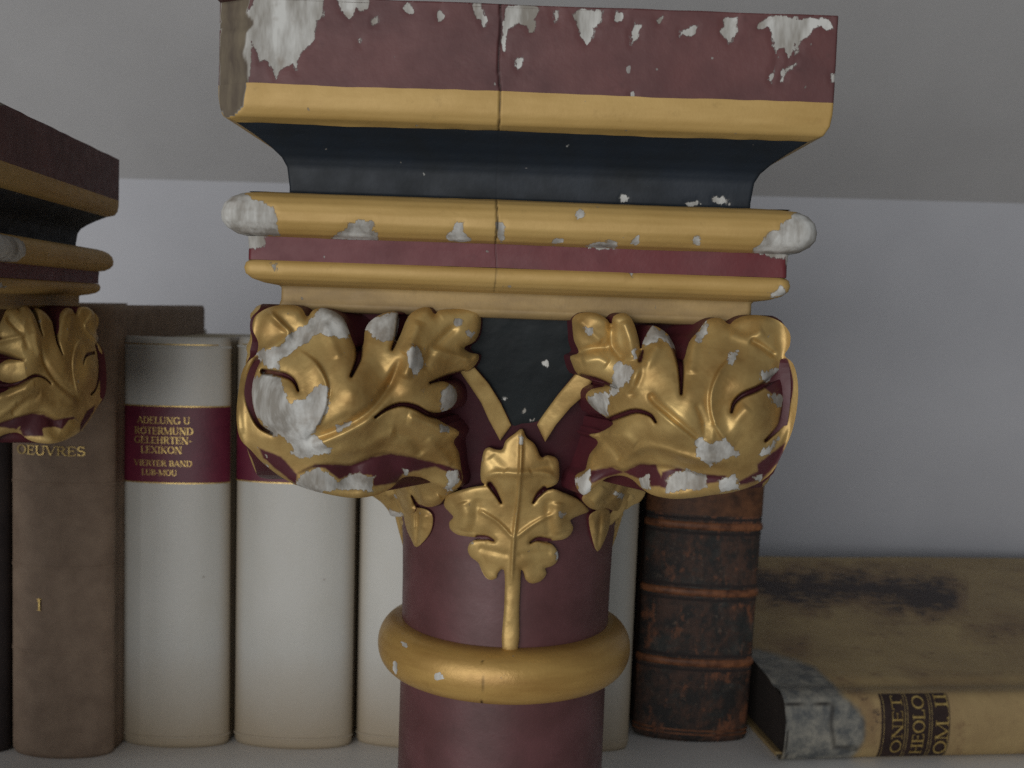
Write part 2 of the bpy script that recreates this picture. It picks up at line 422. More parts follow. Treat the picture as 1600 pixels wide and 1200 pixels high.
zpaint = float(at_y(806, 745, D - 0.06)[2])
t = NT('bell_paint_two')
link('bell', V, F, M['shaft'], cap, attrs={'chip': np.zeros(len(V)), 'crack': np.zeros(len(V))})

ZR = float(at_y(786.5, 1001, D)[2])
zs = np.linspace(0.0, ZR, 60)
V, F = lathe_sq('shaft', zs, 160, None, None, lambda z: (0.0527, 2.0))
link('shaft', V, F, M['shaft'], cap, attrs={'chip': np.zeros(len(V)), 'crack': np.zeros(len(V))})
# ring
th = np.linspace(0, 2 * np.pi, 360, endpoint=False) - np.pi / 2
ph = np.linspace(-math.pi / 2, math.pi / 2, 40)
V = []
for p in ph:
    r = 0.0520 + 0.0126 * math.cos(p) ** 0.8; z = ZR + 0.0132 * math.sin(p)
    V.append(np.c_[AX + r * np.cos(th), D + r * np.sin(th), np.full(len(th), z)])
V = np.array(V).reshape(-1, 3)
px, py = proj(V); fr = V[:, 1] < D
ring_ch = polymask(px, py, [[(613, 1034), (620, 1032), (622, 1046), (619, 1054), (614, 1046)], [(624, 1000), (636, 1005), (639, 1014), (630, 1010)], [(678, 1052), (690, 1050), (693, 1062), (680, 1062)]], 1.5, 1.2, 5) * fr
ring_ck = crackmask(px, py, [(755, 1026), (754, 1060), (753, 1098)], 0.9) * fr * (py > 1030)
link('neck_ring', V, gridfaces(len(ph), len(th), True), M['ringgold'], cap, attrs={'chip': ring_ch * 0.8, 'crack': np.clip(ring_ck, 0, 1), 'bare': ring_ch * 0})

# reliefs -------------------------------------------------------------
def field(ctrl, ridges=(), steps=(), slits=(), edge=3.0, ew=7.0, lam=0.02):
    f = rbf(ctrl, lam)
    def h(x, y, dist):
        r = f(x, y)
        for pts, wd, amp in ridges:
            p = smooth_poly(pts, False, 5)
            d, _, _, arc, _ = seg_dist(x, y, p, False)
            taper = np.clip(np.minimum(arc, 1 - arc) * 6 + 0.15, 0, 1)
            r = r + amp * np.exp(-(d / wd) ** 2) * taper
        for pts, tau, amp in steps:
            p = smooth_poly(pts, False, 5)
            d, _, _, arc, sg = seg_dist(x, y, p, False)
            taper = np.clip(np.minimum(arc, 1 - arc) * 5, 0, 1)
            s = d * sg
            r = r + amp * taper * np.exp(-d / tau) / (1 + np.exp(-np.clip(s / 1.3, -30, 30)))
        sm = np.zeros_like(r)
        for pts, wd, dep in slits:
            p = smooth_poly(pts, False, 5)
            d, _, _, arc, _ = seg_dist(x, y, p, False)
            wv = wd * (0.45 + 0.75 * np.clip(arc * 1.6, 0, 1))
            k = np.clip(1.5 - d / wv, 0, 1)
            r = r - dep * k * k * (3 - 2 * k)
            r = r - 1.3 * np.exp(-((d - wv * 0) / (wv * 3.0)) ** 2)
            sm = np.maximum(sm, np.clip((1.12 - d / wv) * 4, 0, 1))
        r = r - edge * np.exp(-(dist / ew))
        r = r + 0.45 * vnoise(x, y, 22, 3) + 0.10 * vnoise(x, y, 7, 4)
        return r, sm
    return h

def relief(outline, hfun, base, step, chips=(), maroon=(), back=0.030, gold_rim=True, jit=2.2, sm=3, minh=None):
    """front surface of a carved piece: pixels inside the outline, each put at its own depth, with sides running back into the core"""
    ol = smooth_poly(outline, True, sm)
    lo = ol.min(0) - step; hi = ol.max(0) + step
    gx = np.arange(lo[0], hi[0] + step, step); gy = np.arange(lo[1], hi[1] + step, step)
    X, Y = np.meshgrid(gx, gy); nc = X.shape[1]
    ins = inside(X, Y, ol)
    q = ins[:-1, :-1] | ins[1:, :-1] | ins[:-1, 1:] | ins[1:, 1:]
    d, nx, ny, _, _ = seg_dist(X, Y, ol, True)
    X = np.where(ins, X, nx); Y = np.where(ins, Y, ny); d = np.where(ins, d, 0)
    r, c = np.nonzero(q)
    fc = np.stack([r * nc + c, (r + 1) * nc + c, (r + 1) * nc + c + 1, r * nc + c + 1], -1)
    used = np.unique(fc); mp = -np.ones(X.size, int); mp[used] = np.arange(len(used)); fc = mp[fc]
    x = X.ravel()[used]; y = Y.ravel()[used]; d = d.ravel()[used]
    h, sm_ = hfun(x, y, d)
    if minh is not None: h = np.maximum(h, minh)
    h = h * 1e-3
    Yd = base(x, y, h)
    P = at_y(x, y, Yd)
    chip = polymask(x, y, list(chips), jit, 8, 6)
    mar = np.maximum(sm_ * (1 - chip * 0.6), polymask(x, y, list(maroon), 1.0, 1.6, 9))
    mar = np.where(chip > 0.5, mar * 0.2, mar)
    # skirt
    e = np.concatenate([fc[:, [0, 1]], fc[:, [1, 2]], fc[:, [2, 3]], fc[:, [3, 0]]])
    key = np.sort(e, 1); _, idx, cnt = np.unique(key, axis=0, return_index=True, return_counts=True)
    be = e[idx[cnt == 1]]
    bv = np.unique(be); m2 = -np.ones(len(x), int)
    n0 = len(x)
    loc = P[bv] - np.array([AX, D, 0])
    rr = np.hypot(loc[:, 0], loc[:, 1]); ca = np.minimum(bell_a(loc[:, 2]) * 0.93, rr - 0.002)
    tgt = loc.copy()
    # run straight back a little, then to the core
    dirx = -loc[:, 0] / rr * 0.35; diry = np.ones(len(rr)) * 0.94
    mid = loc + np.c_[dirx, diry, 0 * rr] * back * 0.35
    tgt[:, 0] = loc[:, 0] / rr * ca; tgt[:, 1] = loc[:, 1] / rr * ca
    deep = np.linalg.norm(tgt - loc, axis=1)
    k = np.minimum(1, back / np.maximum(deep, 1e-6))[:, None]
    end = np.where(k < 1, mid + (tgt - mid) * 0.8, tgt)
    mid = np.where(k < 1, mid, (loc + tgt) / 2)
    A = np.array([AX, D, 0])
    P2 = np.concatenate([P, loc + A, mid + A, end + A])
    m2[bv] = np.arange(len(bv)); nb = len(bv)
    a, b = m2[be[:, 0]], m2[be[:, 1]]
    s1 = np.stack([n0 + b, n0 + a, n0 + nb + a, n0 + nb + b], -1); s2 = np.stack([n0 + nb + b, n0 + nb + a, n0 + 2 * nb + a, n0 + 2 * nb + b], -1)
    fcs = np.concatenate([fc, s1, s2])
    attrs = {'chip': np.r_[chip, np.zeros(3 * nb)], 'maroon': np.r_[mar, np.ones(3 * nb)]}
    return P2, fcs, attrs
def corner_base(Y0):
    # the neck plane out at the corner, easing back on to the bell towards the middle; never behind the corner's diagonal plane
    def f(x, y, h):
        w = np.clip((np.abs(x - 806) - 50) / 190, 0, 1); w = w * w * (3 - 2 * w)
        Yd = np.full(x.shape, Y0)
        for _ in range(8):
            P = at_y(x, y, Yd)
            bl = np.maximum(Y0, D + bell_front(P[:, 0] - AX, P[:, 2]) - 0.003)
            bl = np.minimum(bl, Y0 + 0.030)
            Yb = w * Y0 + (1 - w) * bl - h
            dg = D - np.abs(P[:, 0] - AX) - 0.0015
            k = 0.004; t = np.clip(0.5 + 0.5 * (dg - Yb) / k, 0, 1)
            Yd = dg * (1 - t) + Yb * t - k * t * (1 - t)
        return Yd
    return f
def bell_base(x, y, h):
    Yd = np.full(x.shape, D - 0.06)
    for _ in range(8):
        P = at_y(x, y, Yd)
        Yd = D + bell_front(P[:, 0] - AX, P[:, 2]) - h
    return Yd
def mirrored(P, F, attrs, sx):
    """add the other half of a corner leaf: its reflection in the diagonal plane of the capital"""
    q = P - np.array([AX, D, 0])
    out = -q[:, 1]; out = np.where(out > 0.108, 0.108 + (out - 0.108) * 0.45, out)   # flatter on the flank
    r = np.c_[-sx * out, sx * q[:, 0], q[:, 2]] + np.array([AX, D, 0])
    return np.concatenate([P, r]), np.concatenate([F, F[:, ::-1] + len(P)]), {k: np.r_[a, a if k != 'chip' else a * 0.0] for k, a in attrs.items()}

A_ = z3((330, 460), 3.2); B_ = z3((800, 460), 3.2); C_ = z3((560, 640), 3.478); E_ = z3((700, 470), 5.217)
def ctrl(q, pts): return [(*q([(x, y)])[0], h) for x, y, h in pts]
def feat(q, lst): return [(q(p), a, b) for p, a, b in lst]
ST = 1.45
# ---- left corner leaf
outL = A_([(225, 300), (235, 240), (207, 175), (215, 118), (250, 85), (300, 62), (360, 52), (420, 55), (455, 72), (480, 112), (510, 78), (560, 68), (620, 88), (665, 125), (690, 185), (712, 245), (738, 285), (762, 245), (770, 175), (800, 130), (860, 95), (930, 90), (938, 150), (922, 225), (914, 258), (945, 205), (985, 110), (1040, 70), (1090, 66), (1118, 100), (1145, 78), (1250, 72), (1338, 80), (1347, 165), (1320, 232), (1264, 266), (1295, 292), (1335, 300), (1334, 332), (1300, 372), (1250, 393), (1190, 405), (1130, 428), (1180, 440), (1220, 470), (1228, 525), (1195, 572), (1140, 590), (1100, 600), (1165, 645), (1240, 688), (1212, 735), (1238, 790), (1250, 870), (1258, 930), (1215, 975), (1130, 955), (1050, 915), (960, 915), (900, 968), (830, 1002), (740, 1018), (650, 1012), (520, 985), (430, 955), (405, 945), (330, 900), (250, 835), (200, 780), (150, 730), (130, 660), (128, 560), (150, 400), (185, 335)])
ctL = ctrl(A_, [(300, 130, 15), (250, 120, 12), (420, 115, 14), (390, 190, 13), (220, 300, 15), (150, 450, 12), (140, 600, 13), (200, 740, 15), (400, 560, 27), (240, 560, 20), (400, 340, 21), (550, 500, 24), (480, 690, 23), (330, 650, 22), (300, 790, 16), (420, 860, 16),
    (700, 490, 28), (640, 590, 27), (710, 350, 22), (560, 280, 19), (620, 180, 15), (560, 110, 12), (850, 350, 18), (860, 150, 12), (840, 260, 16), (900, 450, 19), (980, 400, 23), (970, 540, 22), (1040, 150, 14), (1230, 140, 10), (1120, 240, 15), (1250, 330, 11), (1000, 270, 20),
    (1140, 500, 17), (1030, 640, 21), (1130, 760, 15), (960, 720, 16), (1210, 830, 8), (700, 740, 20), (550, 770, 21), (830, 745, 13), (900, 840, 6), (700, 890, 9), (1100, 870, 6), (600, 960, 15), (750, 990, 12), (480, 930, 16), (1150, 930, 7), (950, 930, 6)])
ctL = [(x, y, 14 + (h - 14) * 1.3) for x, y, h in ctL]
fL = field(ctL, feat(A_, [([(470, 735), (640, 672), (790, 580), (890, 455), (950, 320)], 7, -3.2), ([(500, 760), (660, 700), (780, 640), (880, 560)], 8, 1.6), ([(220, 300), (330, 250), (400, 195)], 6, 2.0), ([(290, 90), (350, 150), (400, 195)], 5, 2.4), ([(960, 300), (1000, 240), (1040, 130)], 9, 2.2),
    ([(1060, 380), (1120, 260), (1230, 150)], 7, -2.0), ([(1090, 270), (1190, 300), (1300, 330)], 6, 1.6), ([(960, 420), (1000, 330), (1020, 250)], 9, 2.5), ([(900, 690), (1000, 720), (1060, 800)], 10, -2.6), ([(980, 620), (1080, 640), (1180, 690)], 9, 2.4),
    ([(1080, 720), (1140, 790), (1200, 860)], 8, 1.8), ([(590, 790), (760, 770), (870, 710), (930, 690)], 8, 1.6), ([(560, 130), (600, 230), (640, 320)], 8, 1.4), ([(140, 430), (135, 560), (150, 700)], 6, 2.2), ([(470, 720), (540, 600), (600, 480)], 6, -1.1), ([(470, 720), (600, 650), (700, 600)], 5, -1.0)]),
    feat(A_, [([(440, 275), (530, 345), (582, 450), (575, 560), (530, 660), (465, 735)], 14, 4.0), ([(430, 900), (560, 850), (700, 850), (830, 800), (930, 800), (1060, 825), (1240, 880)], 9, -4.0)]),
    feat(A_, [([(700, 408), (722, 360), (738, 310), (735, 230), (712, 165)], 4.2, 9), ([(820, 615), (880, 572), (950, 550), (1020, 563), (1090, 600), (1170, 612)], 3.4, 8), ([(1095, 442), (1170, 416), (1260, 392)], 3.2, 7), ([(435, 482), (412, 432), (360, 402), (260, 386)], 3.2, 6), ([(305, 695), (240, 655), (200, 570), (186, 470), (205, 385), (232, 330)], 4.6, 8), ([(905, 275), (930, 205), (945, 110)], 3.0, 6)]), edge=3.5, ew=5)
chL = [A_(p) for p in [[(205, 430), (260, 400), (340, 420), (365, 500), (390, 540), (470, 520), (545, 450), (585, 470), (585, 560), (540, 640), (500, 700), (600, 780), (560, 805), (430, 785), (370, 710), (300, 690), (220, 600), (195, 500)],
    [(220, 290), (340, 270), (400, 190), (480, 160), (560, 60), (640, 90), (685, 160), (688, 218), (620, 205), (520, 190), (450, 260), (420, 275), (330, 330), (340, 380), (260, 350)], [(770, 175), (810, 115), (935, 85), (940, 150), (915, 228), (860, 235)],
    [(985, 310), (1010, 250), (1050, 290), (1060, 350), (1020, 405), (990, 350)], [(1155, 500), (1190, 445), (1230, 480), (1222, 555), (1160, 582)], [(425, 930), (470, 890), (520, 870), (570, 890), (640, 940), (700, 900), (812, 910), (802, 985), (640, 970), (540, 990), (440, 970)],
    [(400, 785), (600, 770), (590, 800), (440, 810)], [(225, 830), (260, 850), (330, 910), (420, 960), (360, 940), (250, 870)], [(1190, 880), (1225, 890), (1240, 940), (1200, 980), (1150, 985), (1190, 940)], [(1140, 650), (1190, 665), (1190, 688), (1150, 680)], [(630, 660), (700, 640), (640, 690)], [(1280, 190), (1310, 195), (1300, 230)], [(1225, 125), (1250, 125), (1240, 155), (1222, 150)], [(960, 875), (985, 880), (975, 900)]]]
maL = [A_(p) for p in [[(430, 895), (520, 848), (620, 850), (700, 852), (800, 812), (900, 795), (1060, 825), (1160, 852), (1250, 880), (1262, 945), (1210, 900), (1120, 862), (1040, 880), (960, 900), (930, 945), (840, 955), (810, 960), (800, 905), (700, 905), (640, 925), (570, 870), (500, 865)],
    [(235, 765), (350, 812), (395, 860), (430, 900), (425, 955), (330, 880), (260, 820)], [(455, 70), (510, 75), (482, 112)]]]
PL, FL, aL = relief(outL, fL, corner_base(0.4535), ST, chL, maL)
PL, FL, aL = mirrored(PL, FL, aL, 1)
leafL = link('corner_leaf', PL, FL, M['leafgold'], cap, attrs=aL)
leafL['label'] = 'corner leaf with large grey patches of lost gilding'
# ---- right corner leaf
outR = B_([(303, 120), (340, 93), (420, 93), (478, 128), (496, 160), (507, 110), (560, 93), (600, 125), (630, 210), (644, 285), (655, 235), (690, 170), (715, 158), (780, 200), (822, 280), (842, 330), (862, 320), (885, 240), (930, 185), (975, 128), (1040, 118), (1085, 150), (1110, 130), (1160, 108), (1240, 104), (1330, 130), (1388, 190), (1388, 260), (1362, 305), (1405, 345), (1428, 430), (1428, 540), (1402, 680), (1345, 810), (1300, 890), (1220, 950), (1100, 990), (1000, 1003), (900, 1018), (800, 1022), (700, 1002), (640, 962), (600, 925), (540, 905), (470, 920), (400, 975), (360, 1005), (322, 965), (318, 905), (362, 880), (372, 860), (388, 800), (432, 738), (385, 702), (440, 690), (505, 650), (480, 622), (410, 572), (368, 515), (395, 475), (470, 456), (410, 432), (330, 400), (298, 340), (293, 308), (334, 290), (310, 230), (302, 160)])
ctR = ctrl(B_, [(1240, 180, 16), (1140, 185, 13), (1330, 220, 14), (1350, 310, 14), (1200, 600, 27), (1060, 560, 23), (1310, 600, 20), (1180, 420, 24), (1150, 720, 23), (1270, 330, 18), (1410, 480, 12), (1395, 640, 13), (1320, 810, 15), (880, 610, 28), (900, 490, 27), (800, 690, 27), (870, 420, 23), (930, 300, 19), (970, 210, 15), (1060, 190, 15), (1030, 300, 20),
    (680, 480, 21), (620, 420, 21), (720, 300, 18), (740, 210, 13), (390, 160, 13), (570, 190, 13), (410, 350, 15), (490, 265, 11), (440, 530, 11), (560, 700, 20), (460, 760, 9), (430, 850, 5), (660, 620, 22), (740, 780, 17), (900, 800, 21), (1080, 850, 20), (1220, 820, 18), (640, 880, 6), (850, 930, 11), (800, 1000, 13), (1000, 970, 15), (1150, 930, 15), (1280, 870, 13), (400, 930, 7), (540, 885, 6), (600, 330, 17), (340, 180, 10)])
ctR = [(x, y, 14 + (h - 14) * 1.3) for x, y, h in ctR]
fR = field(ctR, feat(B_, [([(950, 740), (890, 690), (830, 640), (720, 540), (690, 490)], 6, -3.0), ([(930, 740), (860, 680), (780, 620), (700, 560)], 6, 1.6), ([(1190, 225), (1250, 260), (1320, 310)], 5, -2.2), ([(1090, 190), (1180, 220), (1260, 180)], 8, 1.5), ([(500, 130), (500, 250), (560, 330)], 6, -2.4), ([(330, 290), (400, 270), (490, 265)], 6, -2.0), ([(350, 340), (430, 320), (480, 350)], 9, 2.0),
    ([(330, 130), (390, 190), (450, 240)], 7, 1.6), ([(560, 130), (590, 230), (600, 330)], 8, 2.2), ([(600, 500), (620, 400), (690, 320), (740, 230)], 10, 2.6), ([(660, 330), (640, 420), (590, 520)], 6, -1.6), ([(560, 820), (650, 765), (740, 770), (850, 805), (960, 830), (1100, 835)], 7, 2.6), ([(420, 700), (500, 760), (550, 830)], 7, -2.4), ([(480, 700), (560, 720), (620, 760)], 9, 2.4),
    ([(920, 200), (900, 300), (890, 400)], 9, 1.6), ([(1400, 360), (1412, 500), (1390, 640), (1330, 790)], 6, 2.2), ([(960, 740), (960, 640), (920, 540)], 5, -1.0), ([(1000, 740), (1010, 640)], 5, 1.0), ([(1100, 720), (1130, 620), (1180, 560)], 9, 1.2)]),
    feat(B_, [([(1115, 765), (1050, 718), (1000, 620), (990, 500), (1030, 385), (1112, 290)], 14, 4.0), ([(380, 885), (500, 862), (560, 880), (640, 848), (740, 860), (830, 868), (960, 905), (1080, 908)], 9, -3.5)]),
    feat(B_, [([(846, 497), (846, 410), (838, 325), (800, 215)], 4.0, 9), ([(718, 638), (690, 602), (620, 583), (540, 606), (455, 640)], 3.4, 8), ([(1098, 588), (1112, 542), (1155, 503), (1240, 465), (1345, 395)], 3.6, 7), ([(1268, 732), (1340, 655), (1375, 560), (1390, 440), (1365, 335)], 4.4, 8), ([(520, 465), (440, 432), (350, 408)], 3.0, 6), ([(655, 280), (640, 330)], 2.5, 4)]), edge=3.5, ew=5)
chR = [B_(p) for p in [[(648, 240), (700, 155), (795, 210), (815, 275), (740, 222), (680, 252)], [(920, 200), (970, 130), (978, 190), (930, 235)], [(520, 350), (540, 340), (605, 380), (600, 400), (515, 500), (488, 505)], [(378, 530), (420, 490), (478, 500), (470, 608), (405, 575)], [(1095, 300), (1130, 283), (1105, 350), (1080, 345)], [(1250, 395), (1345, 365), (1275, 435), (1245, 430)],
    [(920, 730), (950, 715), (985, 760), (1060, 725), (1135, 800), (1060, 822), (990, 858), (930, 800)], [(785, 910), (870, 878), (962, 910), (965, 962), (775, 985)], [(315, 930), (385, 882), (392, 985), (350, 1008)], [(1035, 930), (1112, 908), (1135, 972), (1050, 988)], [(645, 930), (680, 908), (692, 972), (650, 965)], [(1205, 915), (1250, 905), (1240, 930)], [(1280, 500), (1350, 510), (1350, 560), (1320, 560)], [(1230, 800), (1310, 740), (1330, 720), (1280, 800)], [(370, 165), (400, 170), (390, 205), (372, 195)], [(605, 280), (625, 270), (620, 310)]]]
maR = [B_(p) for p in [[(380, 882), (500, 862), (555, 885), (640, 846), (720, 850), (742, 900), (760, 960), (700, 962), (640, 925), (560, 893), (470, 915), (395, 950)], [(748, 885), (830, 866), (940, 900), (1075, 905), (1060, 935), (970, 945), (800, 978), (740, 962)], [(1225, 850), (1290, 800), (1370, 735), (1345, 830), (1250, 925), (1140, 955), (1130, 935), (1230, 885)], [(1255, 460), (1340, 382), (1388, 362), (1395, 500), (1365, 640), (1325, 690), (1345, 560), (1300, 500)]]]
PR, FR, aR = relief(outR, fR, corner_base(0.4535), ST, chR, maR)
PR, FR, aR = mirrored(PR, FR, aR, -1)
leafR = link('corner_leaf', PR, FR, M['leafgold'], cap, attrs=aR)
def turned(o, k):
    c = o.copy(); sc.collection.objects.link(c); c.parent = cap; c.rotation_euler = (0, 0, k)
    if o.name.startswith('middle') and abs(k) < 3: c.location = (-math.sin(k) * 0.0050, 0, 0)
    if 'label' in c: del c['label']
    return c
turned(leafL, math.pi); turned(leafR, math.pi)

# ---- middle leaf
outC = C_([(890, 104), (912, 150), (960, 190), (992, 258), (1030, 248), (1080, 268), (1092, 330), (1086, 390), (1060, 414), (1020, 428), (1000, 446), (1060, 432), (1110, 450), (1160, 470), (1210, 500), (1252, 550), (1200, 575), (1152, 600), (1167, 640), (1150, 682), (1110, 706), (1055, 712), (1005, 716), (1050, 730), (1082, 772), (1082, 820), (1052, 850), (1015, 862), (1022, 892), (990, 932), (940, 945), (908, 922), (900, 892), (884, 868), (880, 950), (874, 1080), (866, 1300), (782, 1300), (792, 1080), (796, 920), (785, 866), (757, 890), (750, 915), (720, 926), (690, 910), (668, 870), (650, 830), (610, 800), (594, 760), (610, 720), (652, 704), (690, 700), (600, 690), (540, 680), (500, 650), (494, 612), (516, 585), (495, 558), (465, 520), (480, 470), (520, 450), (600, 425), (690, 412), (720, 412), (672, 396), (664, 330), (680, 230), (710, 205), (740, 216), (782, 216), (800, 170), (850, 130)])
ctC = ctrl(C_, [(885, 130, 5), (720, 250, 8), (1050, 300, 8), (870, 250, 9), (760, 340, 11), (1000, 350, 11), (870, 350, 13), (870, 450, 10), (680, 390, 9), (1070, 390, 9), (700, 480, 8), (1040, 480, 8), (570, 520, 9), (1180, 530, 8), (520, 640, 6), (1140, 650, 6), (760, 600, 6.5), (940, 600, 6.5), (850, 700, 7), (660, 760, 4), (1030, 780, 4), (720, 880, 3), (970, 900, 3), (835, 900, 4.5), (830, 1100, 3.0), (830, 1280, 3.0), (640, 620, 8.5), (1060, 600, 8.5), (720, 800, 5), (930, 800, 5)])
fC = field(ctC, feat(C_, [([(886, 120), (882, 300), (868, 500), (845, 700), (832, 940)], 3.2, 1.8), ([(845, 705), (760, 615), (650, 545)], 3.5, 1.3), ([(852, 700), (950, 625), (1060, 565)], 3.5, 1.3), ([(670, 378), (760, 345), (870, 350), (1000, 345), (1085, 378)], 6, 1.6), ([(820, 790), (730, 770), (650, 750)], 5, -0.8), ([(860, 790), (960, 780), (1050, 775)], 5, -0.8), ([(560, 500), (580, 580), (560, 660)], 10, 1.8), ([(1090, 500), (1085, 590), (1100, 680)], 10, 1.8), ([(650, 480), (640, 600), (620, 680)], 7, -1.2), ([(1030, 480), (1030, 600), (1040, 690)], 7, -1.2), ([(720, 250), (760, 300), (800, 340)], 8, -0.9), ([(1050, 290), (990, 320), (930, 345)], 8, -0.9)]), (),
    feat(C_, [([(775, 505), (745, 450), (715, 405)], 3.2, 5), ([(950, 505), (975, 465), (1010, 430)], 3.2, 5), ([(735, 712), (700, 697), (650, 695)], 3.0, 4), ([(935, 722), (975, 703), (1040, 712)], 3.0, 4)]), edge=1.6, ew=3, lam=0.01)
chC = [C_(p) for p in [[(870, 150), (895, 140), (895, 185), (875, 180)], [(1075, 780), (1086, 780), (1084, 810), (1074, 808)], [(1090, 560), (1120, 572), (1095, 580)]]]
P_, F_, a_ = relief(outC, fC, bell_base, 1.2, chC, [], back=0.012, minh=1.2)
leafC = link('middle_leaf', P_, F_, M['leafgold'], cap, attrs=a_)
turned(leafC, math.pi / 2); turned(leafC, -math.pi / 2); turned(leafC, math.pi)

# ---- small trefoils, hanging leaves, arched ribs and the dark panel
def small(name, q, outline, ct, ridges=(), slits=(), chips=(), base=bell_base, mat='leafgold', edge=1.6, ew=3.5, step=1.4, back=0.012, sides=True, lam=0.02, maroon=(), jit=1.5, sm=3):
    f = field(ctrl(q, ct), feat(q, ridges), (), feat(q, slits), edge=edge, ew=ew, lam=lam)
    P, F, a = relief(q(outline), f, base, step, [q(c) for c in chips], [q(c) for c in maroon], back=back, jit=jit, sm=sm)
    o = link(name, P, F, M[mat], cap, attrs=a)
    if sides:
        for k in (1, -1, 2): turned(o, k * math.pi / 2)
    return o
small('trefoil', C_, [(60, 455), (110, 430), (200, 405), (230, 385), (290, 345), (340, 335), (380, 350), (440, 370), (500, 400), (540, 430), (520, 445), (475, 478), (440, 515), (380, 530), (330, 515), (310, 540), (300, 560), (240, 580), (180, 578), (160, 545), (120, 500)],
    [(120, 470, 9), (210, 450, 13), (300, 400, 14), (400, 420, 12), (390, 490, 11), (250, 540, 7), (480, 430, 8), (180, 550, 4), (340, 460, 12)], [([(150, 480), (220, 440), (320, 370)], 6, 2), ([(260, 400), (310, 470), (300, 540)], 5, -2.2), ([(330, 490), (400, 500), (450, 470)], 7, 1.8), ([(380, 360), (440, 400), (500, 430)], 6, 1.8)], [([(290, 470), (320, 520), (360, 545)], 2.6, 4)], [[(470, 340), (510, 330), (530, 420), (480, 450), (470, 430), (500, 400)], [(170, 555), (240, 560), (235, 580), (180, 580)]], sides=False)
small('trefoil', C_, [(1215, 480), (1250, 430), (1300, 395), (1330, 365), (1400, 345), (1460, 350), (1500, 380), (1525, 430), (1560, 450), (1530, 500), (1490, 520), (1450, 545), (1390, 550), (1350, 535), (1300, 545), (1260, 535), (1230, 510)],
    [(1250, 490, 9), (1300, 500, 11), (1300, 430, 12), (1400, 400, 14), (1470, 400, 12), (1440, 490, 11), (1530, 450, 7), (1370, 480, 10)], [([(1330, 500), (1380, 460), (1420, 380)], 5, -2.0), ([(1270, 510), (1310, 470), (1340, 420)], 7, 1.6), ([(1390, 470), (1440, 440), (1500, 400)], 7, 2.0), ([(1400, 520), (1450, 500), (1500, 470)], 6, 1.5)], [], [[(1390, 445), (1440, 465), (1430, 480), (1390, 460)]], sides=False)
small('hanging_leaf', C_, [(250, 560), (300, 535), (360, 540), (400, 572), (402, 630), (378, 688), (316, 748), (285, 700), (262, 650), (250, 600)], [(320, 560, 5), (270, 600, 3), (380, 600, 3), (320, 650, 4), (316, 730, 2)], [([(320, 545), (318, 650), (316, 735)], 3, -1.8), ([(285, 570), (300, 650)], 5, 1.0), ([(360, 570), (345, 650)], 5, 1.0)], edge=1.2, sides=False)
small('hanging_leaf', C_, [(1252, 590), (1280, 555), (1330, 535), (1362, 545), (1366, 620), (1342, 700), (1299, 772), (1268, 690)], [(1310, 570, 5), (1265, 610, 3), (1355, 610, 3), (1308, 660, 4), (1299, 755, 2)], [([(1315, 560), (1308, 660), (1299, 760)], 3, -1.2), ([(1280, 600), (1290, 680)], 4, 0.8), ([(1340, 600), (1325, 680)], 4, 0.8)], edge=1.2, sides=False)
small('arched_rib', E_, [(60, 520), (150, 460), (205, 530), (330, 675), (430, 835), (515, 1015), (425, 1140), (330, 965), (270, 830), (190, 710)], [(170, 590, 5), (300, 750, 4), (400, 950, 3), (440, 1080, 3), (350, 830, 4)], edge=0.8, ew=2, sm=1)
small('arched_rib', E_, [(1040, 595), (1120, 500), (1220, 580), (1100, 780), (1000, 868), (880, 1010), (792, 1150), (725, 1010), (760, 950), (900, 760)], [(1090, 680, 5), (950, 820, 4), (850, 940, 3), (780, 1050, 3)], edge=0.8, ew=2, sm=1)
panel = small('dark_panel', E_, [(240, 50), (640, 60), (1040, 70), (1060, 200), (1090, 400), (1060, 450), (1060, 600), (910, 765), (760, 955), (700, 990), (600, 1000), (520, 1010), (430, 825), (320, 660), (190, 520), (190, 370), (235, 200)], [(300, 100, 0.8), (1000, 120, 0.8), (650, 500, 0.8), (600, 950, 0.8), (500, 700, 0.8), (950, 500, 0.8)], edge=0.3, mat='greenblack', back=0.006, step=2.0, jit=0.4, chips=[[(775, 502), (798, 498), (803, 522), (780, 526)], [(608, 902), (630, 892), (632, 902), (612, 914)], [(450, 798), (478, 793), (466, 806)], [(676, 972), (694, 970), (694, 980)]])

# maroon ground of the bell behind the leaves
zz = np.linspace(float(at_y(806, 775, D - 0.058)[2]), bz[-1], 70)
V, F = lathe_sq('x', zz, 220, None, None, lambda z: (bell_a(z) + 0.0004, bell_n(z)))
link('leaf_ground', V, F, M['bell'], cap, attrs={'chip': np.zeros(len(V)), 'crack': np.zeros(len(V))})

